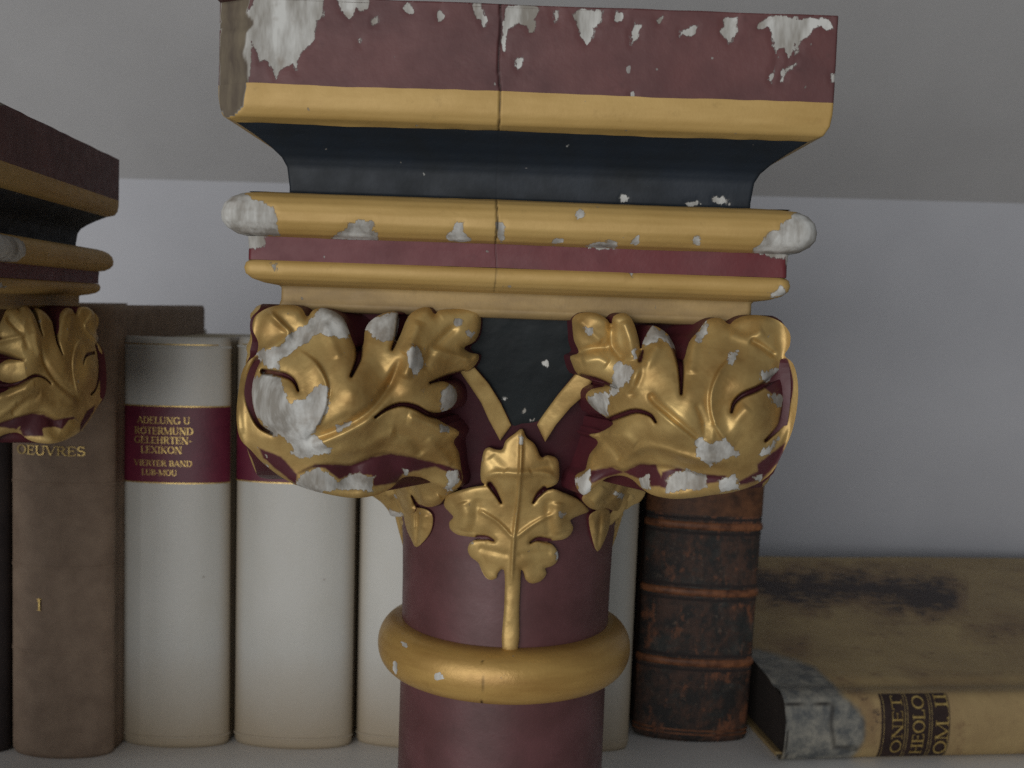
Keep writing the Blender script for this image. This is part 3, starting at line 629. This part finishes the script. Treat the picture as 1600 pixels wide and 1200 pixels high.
# ------------------------------------------------------------------ the second capital, at the left
S2 = 0.70
far = at_y(187, 250, 0.895 * S2)             # far top corner of its block
yaw = math.radians(5.0)
cap2 = cap.copy(); sc.collection.objects.link(cap2)
cap2['label'] = 'smaller dark capital cut off by the picture edge, above the brown book'
hs = 0.1207 * S2
ctr = np.array([far[0], far[1]]) - np.array([math.cos(yaw) * hs - math.sin(yaw) * hs * 1.12, math.sin(yaw) * hs + math.cos(yaw) * hs * 1.12])
ztop2 = far[2]
cap2.scale = (S2, S2 * 1.12, S2); cap2.rotation_euler = (0, 0, yaw)
cap2.location = (ctr[0], ctr[1], ztop2 - zt * S2)
for ch in list(cap.children):
    c = ch.copy(); sc.collection.objects.link(c); c.parent = cap2
    if 'label' in c: del c['label']
    if ch.name.startswith('corner_leaf'):    # its leaves hang lower and stand out further
        zl = zrow(489, 0.098); c.scale = (0.90, 0.90, 1.24); c.location = (0, 0, -zl * 0.24); c.rotation_euler[2] -= 0.48
    if ch.name.startswith('shaft'):          # its shaft is longer and reaches the shelf
        zl = (ZR * S2 + cap2.location[2]) / S2
        c.scale = (1, 1, zl / ZR); c.location = (0, 0, -cap2.location[2] / S2)

# ------------------------------------------------------------------ lettering: a small serif alphabet made of strokes
TH, TN, SF = 0.15, 0.06, 0.05
def glyphs():
    G = {}
    def stem(x, y0=0, y1=1, w=TH, s=True):
        r = [((x, y0), (x, y1), w)]
        if s: r += [((x - 0.15, y0 + SF / 2), (x + 0.15, y0 + SF / 2), SF), ((x - 0.15, y1 - SF / 2), (x + 0.15, y1 - SF / 2), SF)]
        return r
    def arc(cx, cy, rx, ry, a0, a1, wt=TH, n=12):
        p = [(cx + rx * math.cos(math.radians(a0 + (a1 - a0) * k / n)), cy + ry * math.sin(math.radians(a0 + (a1 - a0) * k / n))) for k in range(n + 1)]
        r = []
        for a, b in zip(p, p[1:]):
            v = abs(b[1] - a[1]) / (math.hypot(b[0] - a[0], b[1] - a[1]) + 1e-9)
            r.append((a, b, TN + (wt - TN) * v))
        return r
    E = stem(0.15) + [((0.15, 0.97), (0.58, 0.97), TN), ((0.15, 0.03), (0.6, 0.03), TN), ((0.15, 0.52), (0.48, 0.52), TN), ((0.57, 0.97), (0.57, 0.80), TN), ((0.59, 0.03), (0.59, 0.22), TN), ((0.48, 0.42), (0.48, 0.62), TN)]
    G['E'] = (E, 0.68)
    G['L'] = (stem(0.15) + [((0.15, 0.03), (0.58, 0.03), TN), ((0.57, 0.03), (0.57, 0.24), TN)], 0.64)
    G['I'] = (stem(0.17), 0.36)
    G['T'] = ([((0.35, 0), (0.35, 1), TH), ((0.2, SF / 2), (0.5, SF / 2), SF), ((0.02, 0.97), (0.68, 0.97), TN), ((0.03, 0.97), (0.03, 0.78), TN), ((0.67, 0.97), (0.67, 0.78), TN)], 0.72)
    G['H'] = (stem(0.15) + stem(0.65) + [((0.15, 0.52), (0.65, 0.52), TN)], 0.84)
    G['N'] = (stem(0.15, w=TN) + stem(0.70, w=TN) + [((0.13, 1), (0.70, 0), TH)], 0.88)
    G['M'] = (stem(0.12, w=TN) + stem(0.88) + [((0.12, 1), (0.48, 0.05), TH), ((0.48, 0.05), (0.88, 1), TN)], 1.04)
    G['A'] = ([((0.06, 0), (0.37, 1), TN), ((0.37, 1), (0.70, 0), TH), ((0.17, 0.34), (0.57, 0.34), TN), ((-0.06, SF / 2), (0.2, SF / 2), SF), ((0.55, SF / 2), (0.84, SF / 2), SF)], 0.80)
    G['V'] = ([((0.06, 1), (0.37, 0), TH), ((0.37, 0), (0.68, 1), TN), ((-0.06, 1 - SF / 2), (0.22, 1 - SF / 2), SF), ((0.54, 1 - SF / 2), (0.82, 1 - SF / 2), SF)], 0.78)
    G['X'] = ([((0.08, 1), (0.66, 0), TH), ((0.66, 1), (0.08, 0), TN), ((-0.04, 1 - SF / 2), (0.22, 1 - SF / 2), SF), ((0.52, 1 - SF / 2), (0.78, 1 - SF / 2), SF), ((-0.04, SF / 2), (0.22, SF / 2), SF), ((0.52, SF / 2), (0.8, SF / 2), SF)], 0.78)
    G['K'] = (stem(0.15) + [((0.15, 0.42), (0.62, 1), TN), ((0.30, 0.6), (0.68, 0), TH), ((0.50, 1 - SF / 2), (0.76, 1 - SF / 2), SF), ((0.54, SF / 2), (0.82, SF / 2), SF)], 0.80)
    G['O'] = (arc(0.42, 0.5, 0.34, 0.47, 0, 360, n=24), 0.86)
    G['G'] = (arc(0.44, 0.5, 0.35, 0.47, 40, 330, n=20) + [((0.74, 0.05), (0.74, 0.42), TH), ((0.60, 0.42), (0.86, 0.42), SF), ((0.72, 0.8), (0.72, 0.97), TN)], 0.88)
    G['D'] = (stem(0.15) + [((0.15, 0.97), (0.35, 0.97), TN), ((0.15, 0.03), (0.35, 0.03), TN)] + arc(0.35, 0.5, 0.36, 0.47, -90, 90), 0.82)
    G['B'] = (stem(0.15) + [((0.15, 0.97), (0.35, 0.97), TN), ((0.15, 0.03), (0.35, 0.03), TN), ((0.15, 0.53), (0.35, 0.53), TN)] + arc(0.35, 0.75, 0.20, 0.22, -90, 90) + arc(0.35, 0.28, 0.25, 0.25, -90, 90), 0.70)
    G['R'] = (stem(0.15) + [((0.15, 0.97), (0.35, 0.97), TN), ((0.15, 0.5), (0.35, 0.5), TN)] + arc(0.35, 0.735, 0.22, 0.235, -90, 90) + [((0.36, 0.5), (0.66, 0.02), TH), ((0.6, SF / 2), (0.78, SF / 2), SF)], 0.76)
    G['U'] = ([((0.15, 0.3), (0.15, 1), TH), ((0.66, 0.3), (0.66, 1), TN), ((0, 1 - SF / 2), (0.3, 1 - SF / 2), SF), ((0.52, 1 - SF / 2), (0.8, 1 - SF / 2), SF)] + arc(0.405, 0.3, 0.255, 0.28, 180, 360), 0.84)
    G['S'] = (arc(0.30, 0.74, 0.21, 0.23, 20, 250, n=12) + arc(0.30, 0.27, 0.23, 0.24, 70, -160, n=12) + [((0.24, 0.53), (0.38, 0.49), TH), ((0.5, 0.78), (0.5, 0.97), TN), ((0.08, 0.04), (0.08, 0.24), TN)], 0.60)
    G['1'] = (stem(0.2) + [((0.05, 0.82), (0.2, 0.98), TN)], 0.42)
    G['-'] = ([((0.04, 0.40), (0.34, 0.40), 0.09)], 0.42)
    G['.'] = ([((0.1, 0.0), (0.1, 0.13), 0.13)], 0.24)
    G[' '] = ([], 0.36)
    return G
GL = glyphs()
def text_width(s): return sum(GL[c][1] for c in s)
def text_mesh(s, height, width=None):
    """quads in (u, v): u from 0, v from 0 to height"""
    k = height; kx = height if width is None else width / text_width(s)
    V, F = [], []; x = 0
    for c in s:
        st, adv = GL[c]
        for (ax, ay), (bx, by), wd in st:
            ax, bx = (x + ax) * kx, (x + bx) * kx; ay2, by2 = ay * k, by * k
            L = math.hypot(bx - ax, by2 - ay2) + 1e-12
            nx, ny = -(by2 - ay2) / L * wd * k / 2, (bx - ax) / L * wd * k / 2
            n = max(1, int(L / (0.25 * k)))
            for i in range(n):
                p0 = (ax + (bx - ax) * i / n, ay2 + (by2 - ay2) * i / n); p1 = (ax + (bx - ax) * (i + 1) / n, ay2 + (by2 - ay2) * (i + 1) / n)
                b = len(V)
                V += [(p0[0] + nx, p0[1] + ny), (p0[0] - nx, p0[1] - ny), (p1[0] - nx, p1[1] - ny), (p1[0] + nx, p1[1] + ny)]
                F.append((b, b + 1, b + 2, b + 3))
        x += adv
    return np.array(V), F, x * kx

# ------------------------------------------------------------------ books
class Book:
    """upright book: x across the spine, y depth, z up; local frame at the middle of the spine's foot"""
    def __init__(s, name, label, cat, base, width, depth, height, bulge, mat, lean=0.0, yaw=0.0, group=None, square=0.003, board=0.003, pages=True):
        s.root = thing(name, label, cat, (base[0], base[1], base[2]), group)
        s.w, s.d, s.h, s.b = width, depth, height, bulge
        s.root['_base'] = [0.0, 0.0, 0.0]
        s.root.rotation_euler = (0, lean, yaw)
        # cover: spine arc and boards, with thickness, hinge groove beside the spine
        n = 40; z = np.linspace(0, height, 90)
        prof = s.outer()
        inn = s.outer(board)
        V = []
        for zz in z:
            e = min(zz, height - zz)
            r = 0.0012 * math.exp(-e / 0.0012)
            row = np.concatenate([s.outer(r), s.outer(board - r * 0.3)[::-1]])
            V.append(np.c_[row, np.full(len(row), zz)])
        V = np.array(V); nr, nc = V.shape[:2]
        F = gridfaces(nr, nc, True).tolist()
        h = nc // 2
        for i in range(h - 1):
            F.append((i, nc - 1 - i, nc - 2 - i, i + 1)); o = (nr - 1) * nc
            F.append((o + i, o + i + 1, o + nc - 2 - i, o + nc - 1 - i))
        VV = V.reshape(-1, 3)
        s.cover = link('cover', VV, F, mat, s.root, attrs={'hinge': np.clip((np.abs(VV[:, 0]) / (width / 2) - 0.80) / 0.2, 0, 1) ** 1.5})
        s.cover.data.shade_smooth() if False else None
        if pages:
            x0 = -width / 2 + board * 1.02; x1 = width / 2 - board * 1.02; y0 = bulge + 0.005; y1 = depth - 0.004
            zz0, zz1 = square, height - square
            V = [(x, y, zq) for x in (x0, x1) for y in (y0, y1) for zq in (zz0, zz1)]
            link('page_block', V, [(0, 1, 3, 2), (4, 6, 7, 5), (0, 4, 5, 1), (2, 3, 7, 6), (1, 5, 7, 3), (0, 2, 6, 4)], M['pages'], s.root, smooth=False)
    def spine(s, u, inset=0.0):
        """point on the spine for u = -1..1 across"""
        w = s.w / 2 - inset
        u = np.asarray(u, float)
        return np.stack([w * np.sin(u * np.pi / 2 * 0.97) / math.sin(np.pi / 2 * 0.97), s.b * (1 - np.cos(u * np.pi / 2)) + inset - 0 * u], -1)
    def outer(s, inset=0.0, n=40):
        u = np.linspace(-1, 1, n)
        p = s.spine(u, inset)
        yb = s.b
        w = s.w / 2
        L = [(-(w - inset), s.d), (-(w - inset), s.d * 0.6), (-(w - inset), yb + 0.016), (-(w - inset - 0.000), yb + 0.009), (-(w - 0.0012 - inset), yb + 0.005)]
        R = [(-x, y) for x, y in L[::-1]]
        return np.array(L + [tuple(q) for q in p] + R)
    def patch(s, name, u0, u1, z0, z1, off, mat, part=None, nu=30, nz=4):
        u = np.linspace(u0, u1, nu); V = []
        for zz in np.linspace(z0, z1, nz):
            p = s.spine(u, -off); V.append(np.c_[p, np.full(nu, zz)])
        V = np.array(V).reshape(-1, 3)
        o = link(name, V, gridfaces(nz, nu), mat, s.root)
        if part is not None: o.parent = part
        return o
    def strip(s, name, z0, rad, mat, u0=-1, u1=1, hgt=None, part=None):
        """raised band: half round bar lying across the spine"""
        u = np.linspace(u0, u1, 40); V = []
        hg = hgt or rad
        for a in np.linspace(0, math.pi, 7):
            p = s.spine(u, -rad * math.sin(a)); V.append(np.c_[p, np.full(40, z0 + hg * math.cos(a)) + 0 * u])
        o = link(name, np.array(V).reshape(-1, 3), gridfaces(7, 40), mat, s.root)
        if part is not None: o.parent = part
        return o
    def text(s, txt, uc, z0, hgt, width, mat, part=None, off=0.0009, name='lettering'):
        V, F, tw = text_mesh(txt, hgt, width)
        x = V[:, 0] - tw / 2
        w = s.w / 2
        xx = np.clip(uc * w + x, -w * 0.985, w * 0.985)
        u = np.arcsin(xx / w * math.sin(np.pi / 2 * 0.97)) / (np.pi / 2 * 0.97)
        p = s.spine(u, -off)
        o = link(name, np.c_[p, z0 + V[:, 1]], F, mat, s.root, smooth=False)
        if part is not None: o.parent = part
        return o

def vellum(name, c1, c2, stain):
    t = NT(name)
    n = t.noise(14, 5, 0.6, t.coord((1, 1, 0.5)))
    col = t.mix(t.ramp(n, 0.35, 0.65), c1, c2)
    g = t.n('ShaderNodeTexCoord'); s = t.n('ShaderNodeSeparateXYZ'); t.set(s.inputs[0], g.outputs['Object'])
    low = t.ramp(t.math('ADD', s.outputs['Z'], t.math('MULTIPLY', t.noise(30, 4), 0.02)), 0.075, 0.008)
    col = t.mix(t.math('MULTIPLY', low, 0.9), col, stain)
    col = t.mix(t.math('MULTIPLY', t.attr('hinge'), 0.8), col, tuple(0.85 * a for a in stain))
    col = t.mix(t.math('MULTIPLY', t.ramp(t.noise(5, 3, 0.5, t.coord((3, 1, 0.6))), 0.5, 0.7), 0.25), col, tuple(1.25 * a for a in stain))
    sp = t.ramp(t.noise(230, 2, 0.5), 0.77, 0.80)
    col = t.mix(t.math('MULTIPLY', sp, 0.5), col, (0.16, 0.13, 0.10))
    t.bump(t.math('ADD', n, t.math('MULTIPLY', t.noise(300, 3), 0.4)), 0.12, 0.0015)
    return t.out(col, 0.42, 0.0, 0.4)
M['vellum'] = vellum('white_vellum', (0.47, 0.465, 0.435), (0.425, 0.415, 0.375), (0.34, 0.265, 0.17))
M['label'] = plain('purple_label_leather', (0.120, 0.016, 0.034), (0.085, 0.010, 0.024), 55, 0.42, 0.2)
M['browncloth'] = plain('brown_cloth', (0.27, 0.195, 0.14), (0.20, 0.14, 0.10), 70, 0.72, 0.35, (1, 1, 1))
M['darkcloth'] = plain('dark_cloth', (0.035, 0.026, 0.024), (0.022, 0.016, 0.016), 60, 0.7, 0.3)

def white_book(xl, xr, ybot, ytop, label, lean, title=None, depth=0.19, lab=True):
    b = at_z((xl + xr) / 2, ybot); Y = b[1]
    A = at_y(xl, ybot - 12, Y + 0.01); Bp = at_y(xr, ybot - 12, Y + 0.01); T = at_y((xl + xr) / 2, ytop, Y + 0.008)
    wd = Bp[0] - A[0]
    k = Book('vellum_book', label, 'book', ((A[0] + Bp[0]) / 2, Y, 0.0), wd, depth, T[2], 0.011, M['vellum'], lean, 0, 'white vellum books in a row')
    h = T[2]
    zof = lambda py: float(at_y((xl + xr) / 2, py, Y + 0.002)[2])
    k.strip('foot_bead', 0.007, 0.0006, M['vellum'], hgt=0.0008)
    hd = k.patch('head_line', -0.72, 0.62, h - 0.0049, h - 0.0043, 0.0003, M['gilt'])
    k.strip('head_bead', h - 0.006, 0.0005, M['vellum'], hgt=0.0008)
    if lab:
        z0, z1 = zof(755), zof(634)
        l = k.patch('title_label', -0.985, 0.93, z0, z1, 0.0003, M['label'], nz=6)
        k.patch('gilt_line', -0.97, 0.92, z0 - 0.0001, z0 + 0.0006, 0.0005, M['gilt'], l); k.patch('gilt_line', -0.97, 0.92, z1 - 0.0006, z1 + 0.0001, 0.0005, M['gilt'], l)
        px = wd / (xr - xl)
        for txt, yb, hpx, wpx, xc in (title or []):
            k.text(txt, (xc - (xl + xr) / 2) / ((xr - xl) / 2), zof(yb), hpx * px, wpx * px, M['gilt'], l, off=0.0006)
    return k
white_book(190, 358, 1170, 526, 'white vellum book with a lettered purple title label, beside the brown book', -0.012,
    [('ADELUNG U', 662, 10.2, 80, 263), ('ROTERMUND', 678.5, 10.6, 89, 263), ('GELEHRTEN-', 693, 10.4, 88, 262), ('LEXIKON', 708, 10.4, 63, 260), ('VIERTER BAND', 728, 8.6, 88, 262), ('LUB-MOU', 742.5, 8.6, 54, 257)])
white_book(366, 549, 1172, 528, 'white vellum book half hidden behind the leaf with grey patches', -0.008)
white_book(556, 742, 1171, 528, 'white vellum book left of the column shaft, largely hidden by it', -0.008)
white_book(752, 981, 1176, 560, 'white vellum book between the column shaft and the mottled leather book', 0.004, lab=False)

# brown book
def zpx(px, py, Y): return float(at_y(px, py, Y)[2])
b0 = at_z(97, 1187)
xA = at_y(20, 1160, b0[1] + 0.012)[0]; xB = at_y(178, 1160, b0[1] + 0.012)[0]
hB = zpx(150, 476, b0[1] + 0.01)
bk = Book('brown_book', 'tall brown cloth book with a gilt title, left of the white books', 'book', ((xA + xB) / 2, b0[1], 0), xB - xA, 0.20, hB, 0.013, M['browncloth'], -0.004)
zo = lambda py: zpx(97, py, b0[1])
pxs = (xB - xA) / 158
bk.text('OEUVRES', -0.12, zo(712), 14 * pxs, 104 * pxs, M['gilt']); bk.text('N', 0.42, zo(672), 13 * pxs, 13 * pxs, M['giltworn']); bk.text('1', -0.30, zo(955), 18 * pxs, 9 * pxs, M['gilt'])
for y in (757, 888, 1021): bk.strip('spine_ridge', zo(y), 0.0003, M['browncloth'], hgt=0.0011)
# dark book at the edge
b1 = at_z(-60, 1180)
xC = at_y(-150, 1150, b1[1] + 0.01)[0]; xD = at_y(17, 1150, b1[1] + 0.01)[0]
Book('dark_book', 'dark cloth book cut off by the picture edge, beside the brown book', 'book', ((xC + xD) / 2, b1[1], 0), xD - xC, 0.18, zpx(0, 600, b1[1]), 0.010, M['darkcloth'])

# mottled leather book ------------------------------------------------
t = NT('mottled_leather')
c = t.coord((1, 1, 0.8))
n1 = t.noise(60, 8, 0.78, c); n2 = t.noise(95, 7, 0.75, t.coord((1, 1, 0.6)))
col = t.mix(t.ramp(n1, 0.44, 0.58), (0.022, 0.020, 0.019), (0.075, 0.040, 0.028))
col = t.mix(t.math('MULTIPLY', t.ramp(n2, 0.55, 0.62), 0.8), col, (0.20, 0.078, 0.038))
col = t.mix(t.math('MULTIPLY', t.ramp(t.noise(26, 6, 0.7, t.coord((1, 1, 1.3))), 0.52, 0.60), 0.8), col, t.mix(t.ramp(n2, 0.4, 0.6), (0.022, 0.026, 0.025), (0.055, 0.055, 0.050)))
col = t.mix(t.math('MULTIPLY', t.ramp(t.noise(330, 4, 0.7), 0.60, 0.68), 0.6), col, (0.15, 0.115, 0.085))
t.bump(t.math('ADD', n1, t.math('MULTIPLY', n2, 0.8)), 0.6, 0.001)
M['leather'] = t.out(col, 0.6, 0, 0.3)
M['tan'] = plain('tan_worn_leather', (0.27, 0.105, 0.045), (0.060, 0.024, 0.014), 110, 0.5, 0.3)
M['tandark'] = plain('tan_dark_leather', (0.15, 0.062, 0.027), (0.05, 0.022, 0.012), 130, 0.55, 0.3)
b2 = at_z(1078, 1160)
xE = at_y(988, 1138, b2[1] + 0.012)[0]; xF = at_y(1166, 1138, b2[1] + 0.012)[0]
hL = zpx(1095, 640, b2[1])
bl = Book('leather_book', 'old mottled dark leather book with tan raised bands on its spine', 'book', ((xE + xF) / 2, b2[1], 0.0), xF - xE, 0.17, hL, 0.012, M['leather'], 0.020, 0)
zo2 = lambda py: zpx(1085, py, b2[1])
for y in (822, 926, 1036, 718):
    bl.strip('raised_band', zo2(y), 0.0011, M['tan'], -0.985, 0.985, hgt=0.0025)
    for s_ in (-0.0048, 0.0048): bl.strip('blind_line', zo2(y) + s_, 0.0003, M['darkcloth'], -0.98, 0.98, hgt=0.0009)
bl.patch('title_panel', -0.97, 0.97, zo2(805), zo2(735), 0.0003, M['tandark'], nz=6)
for y in (1142, 1148): bl.strip('foot_line', zo2(y), 0.0004, M['tan'], -0.98, 0.98, hgt=0.0006)

# ------------------------------------------------------------------ vellum folio lying flat, spine towards us
t = NT('old_vellum')
n1 = t.noise(16, 6, 0.65, t.coord((1, 1, 1)), 0.4)
col = t.mix(t.ramp(n1, 0.33, 0.66), (0.41, 0.30, 0.14), (0.29, 0.20, 0.095))
col = t.mix(t.math('MULTIPLY', t.ramp(t.noise(70, 4, 0.65), 0.58, 0.74), 0.6), col, (0.15, 0.078, 0.042))
st = t.attr('stain')
col = t.mix(t.math('MULTIPLY', t.ramp(t.math('ADD', st, t.math('SUBTRACT', t.noise(40, 6, 0.7), 0.5)), 0.05, 0.5), 0.55), col, (0.125, 0.058, 0.035))
sn = t.ramp(t.math('ADD', t.noise(170, 9, 0.85, t.coord((0.4, 0.7, 1))), t.math('MULTIPLY', st, 0.42)), 0.69, 0.78)
col = t.mix(t.math('MULTIPLY', sn, 0.95), col, (0.035, 0.024, 0.024))
gr = t.attr('grey')
gcol = t.mix(t.ramp(t.noise(80, 5, 0.7), 0.38, 0.62), (0.27, 0.255, 0.215), (0.095, 0.10, 0.10))
col = t.mix(gr, col, gcol)
li = t.attr('line'); col = t.mix(li, col, (0.02, 0.017, 0.015))
pa = t.attr('pale'); col = t.mix(t.math('MULTIPLY', pa, 0.8), col, (0.27, 0.22, 0.14))
t.bump(t.math('ADD', n1, t.math('MULTIPLY', t.noise(180, 4), 0.5)), 0.35, 0.0015)
M['oldvellum'] = t.out(col, 0.55, 0, 0.35)
M['brownlabel'] = plain('brown_label', (0.035, 0.020, 0.017), (0.022, 0.013, 0.012), 90, 0.5, 0.2)

fa = at_z(1222, 1194); fb = at_z(1600, 1186)
ang = math.atan2(fb[1] - fa[1], fb[0] - fa[0])
fol = thing('vellum_folio', 'stained vellum folio lying flat with a dark lettered spine label', 'book', (fa[0], fa[1], 0.0))
fol['_base'] = [0.0, 0.0, 0.0]; fol.rotation_euler = (0, 0, ang)
Rz = np.array([[math.cos(ang), -math.sin(ang)], [math.sin(ang), math.cos(ang)]])
def fproj(V):
    V = np.asarray(V); q = V.copy(); q[:, :2] = V[:, :2] @ Rz.T + fa[:2]
    return proj(q)
TK = 0.0435                                   # thickness at the spine
LEN, DEP = 0.52, 0.33
# section in (y, z): bottom, rounded spine, top cover rising slightly to the back
sec = [(0.012, 0.0005)]
for k in range(0, 25):
    a = -math.pi / 2 + math.pi * k / 24
    sec.append((0.010 - 0.0115 * math.cos(a) ** 0.75 if abs(k - 12) < 12 else 0.010, TK / 2 + (TK / 2 - 0.0003) * math.sin(a)))
for k in range(1, 90):
    f = k / 89.0
    sec.append((0.010 + (DEP - 0.010) * f, TK + 0.014 * f + 0.0035 * math.sin(math.pi * f) - 0.0018 * math.exp(-((f - 0.035) / 0.018) ** 2)))
sec = np.array(sec)
xsn = np.linspace(0, LEN, 360)
V = np.array([[(x, y, z) for x in xsn] for y, z in sec])
# the left end: the turned-in corner curls away to the back left
e = np.clip(1 - V[..., 0] / 0.055, 0, 1)
V[..., 0] -= 0.0 * e
V[..., 2] += 0.0012 * vnoise(V[..., 0] * 1e3, V[..., 1] * 1e3, 45, 2) * (V[..., 1] > 0.02)
W = V.reshape(-1, 3); px, py = fproj(W)
qf = z3((1150, 860), 3.529)
stain = polymask(px, py, [qf([(-200, 110), (200, 130), (600, 140), (1000, 150), (1150, 190), (1230, 240), (1220, 330), (1050, 360), (850, 330), (700, 270), (400, 300), (150, 270), (-200, 240)])], 12, 34, 26)
stain = np.maximum(stain, 0.6 * polymask(px, py, [qf([(1250, 400), (1400, 400), (1650, 400), (1650, 470), (1400, 470), (1280, 460)]), qf([(570, 720), (640, 710), (700, 780), (770, 870), (820, 860), (800, 1000), (760, 1080), (700, 900), (640, 800)]), qf([(200, 510), (380, 500), (360, 570), (250, 560)])], 9, 24, 20))
cornerp = smooth_poly(qf([(-120, 560), (60, 545), (200, 570), (330, 610), (430, 650), (520, 730), (600, 810), (650, 850), (700, 920), (710, 1010), (690, 1080), (620, 1150), (560, 1200), (-120, 1300)]), True, 4)
grey = polymask(px, py, [cornerp], 2, 4, 9)
line = np.clip(1.4 - seg_dist(px, py, qf([(260, 842), (400, 850), (600, 830)]), False)[0] / 1.3, 0, 1) + np.clip(1.4 - seg_dist(px, py, qf([(215, 800), (260, 880), (278, 1000), (270, 1180)]), False)[0] / 1.6, 0, 1)
line += 0.7 * np.clip(1.4 - seg_dist(px, py, qf([(530, 860), (520, 950), (540, 1080), (660, 1090)]), False)[0] / 3.5, 0, 1)
pale = np.clip(1.4 - seg_dist(px, py, smooth_poly(qf([(220, 590), (330, 615), (430, 655), (520, 730), (600, 815)]), False, 4), False)[0] / 1.6, 0, 1)
pale = np.maximum(pale, np.clip(1.4 - seg_dist(px, py, qf([(235, 860), (250, 1000), (245, 1190)]), False)[0] / 3, 0, 1))
W2 = W.copy()
W2[:, 2] += 0.0011 * grey * (W[:, 1] > 0.008); W2[:, 1] -= 0.0010 * grey * (W[:, 1] < 0.012)
cv = link('cover', W2, gridfaces(len(sec), len(xsn)), M['oldvellum'], fol, attrs={'stain': stain, 'grey': grey, 'line': np.clip(line, 0, 1), 'pale': pale})
# page block and its dark head edge seen at the left
yb = DEP - 0.006
def secz(y): return np.interp(y, sec[13:, 0], sec[13:, 1]) - 0.0025
ys = np.linspace(0.004, yb, 20); V = []
for x in (0.0035, LEN - 0.004):
    for y in ys:
        V += [(x, y, 0.0035), (x, y, float(secz(max(y, 0.011))) - 0.001)]
n = len(ys) * 2; F = []
for i in range(len(ys) - 1):
    F += [(2 * i, 2 * i + 1, 2 * i + 3, 2 * i + 2), (n + 2 * i, n + 2 * i + 2, n + 2 * i + 3, n + 2 * i + 1), (2 * i + 1, n + 2 * i + 1, n + 2 * i + 3, 2 * i + 3), (2 * i, 2 * i + 2, n + 2 * i + 2, n + 2 * i)]
F += [(0, n, n + 1, 1), (n - 2, n - 1, 2 * n - 1, 2 * n - 2)]
M['darkpages'] = plain('dirty_page_edges', (0.045, 0.035, 0.03), (0.02, 0.016, 0.015), 90, 0.9, 0.4, (1, 1, 30))
link('page_block', V, F, M['darkpages'], fol, smooth=False)
link('lower_board', [(x, y, z) for x in (0, LEN) for y in (0.012, DEP) for z in (0.0004, 0.0030)], [(0, 1, 3, 2), (4, 6, 7, 5), (0, 4, 5, 1), (2, 3, 7, 6), (1, 5, 7, 3), (0, 2, 6, 4)], M['oldvellum'], fol, smooth=False)
# spine label with the three lines of lettering, reading upwards
ssec = sec[1:26]; sl_ = np.r_[0, np.cumsum(np.linalg.norm(np.diff(ssec, axis=0), axis=1))]
def onspine(s, off):
    s = np.asarray(s)
    y = np.interp(s, sl_, ssec[:, 0]); z = np.interp(s, sl_, ssec[:, 1])
    d = 0.0005
    ty = np.interp(s + d, sl_, ssec[:, 0]) - np.interp(s - d, sl_, ssec[:, 0]); tz = np.interp(s + d, sl_, ssec[:, 1]) - np.interp(s - d, sl_, ssec[:, 1])
    L = np.hypot(ty, tz) + 1e-12
    return y - off * tz / L, z + off * ty / L
def fx(pxx):                                   # distance along the folio of a photo column at the spine
    P = at_z(pxx, 1150, TK * 0.45); q = (P[:2] - fa[:2]) @ Rz
    return float(q[0])
xa, xb = fx(1381), fx(1491)
ss = np.linspace(sl_[-1] * 0.12, sl_[-1] * 0.93, 24); xx = np.linspace(xa, xb, 12)
y, z = onspine(ss, 0.0004)
V = [(x, yy, zz) for yy, zz in zip(y, z) for x in xx]
lb = link('spine_label', V, gridfaces(24, 12), M['brownlabel'], fol)
ssl = sl_[-1]
for txt, x0, x1, s0, s1 in (('ONET', 1398, 1415, 0.20, 0.90), ('HEOLO', 1431, 1450, 0.18, 0.90), ('OM. II', 1468, 1488, 0.17, 0.92)):
    h = fx(x1) - fx(x0); wd = (s1 - s0) * ssl
    T, F, tw = text_mesh(txt, h, wd)
    y, z = onspine(s0 * ssl + T[:, 0], 0.0008)
    o = link('lettering', np.c_[fx(x1) - T[:, 1], y, z], F, M['gilt'], fol, smooth=False); o.parent = lb
for pxx in (1385, 1419, 1423, 1458, 1462, 1489):
    x = fx(pxx); y, z = onspine(ss, 0.0006)
    V = [(x + q, yy, zz) for yy, zz in zip(y, z) for q in (-0.0002, 0.0002)]
    o = link('gilt_line', V, gridfaces(24, 2), M['giltworn'], fol); o.parent = lb

for o in list(sc.objects):
    if '_base' in o: del o['_base']
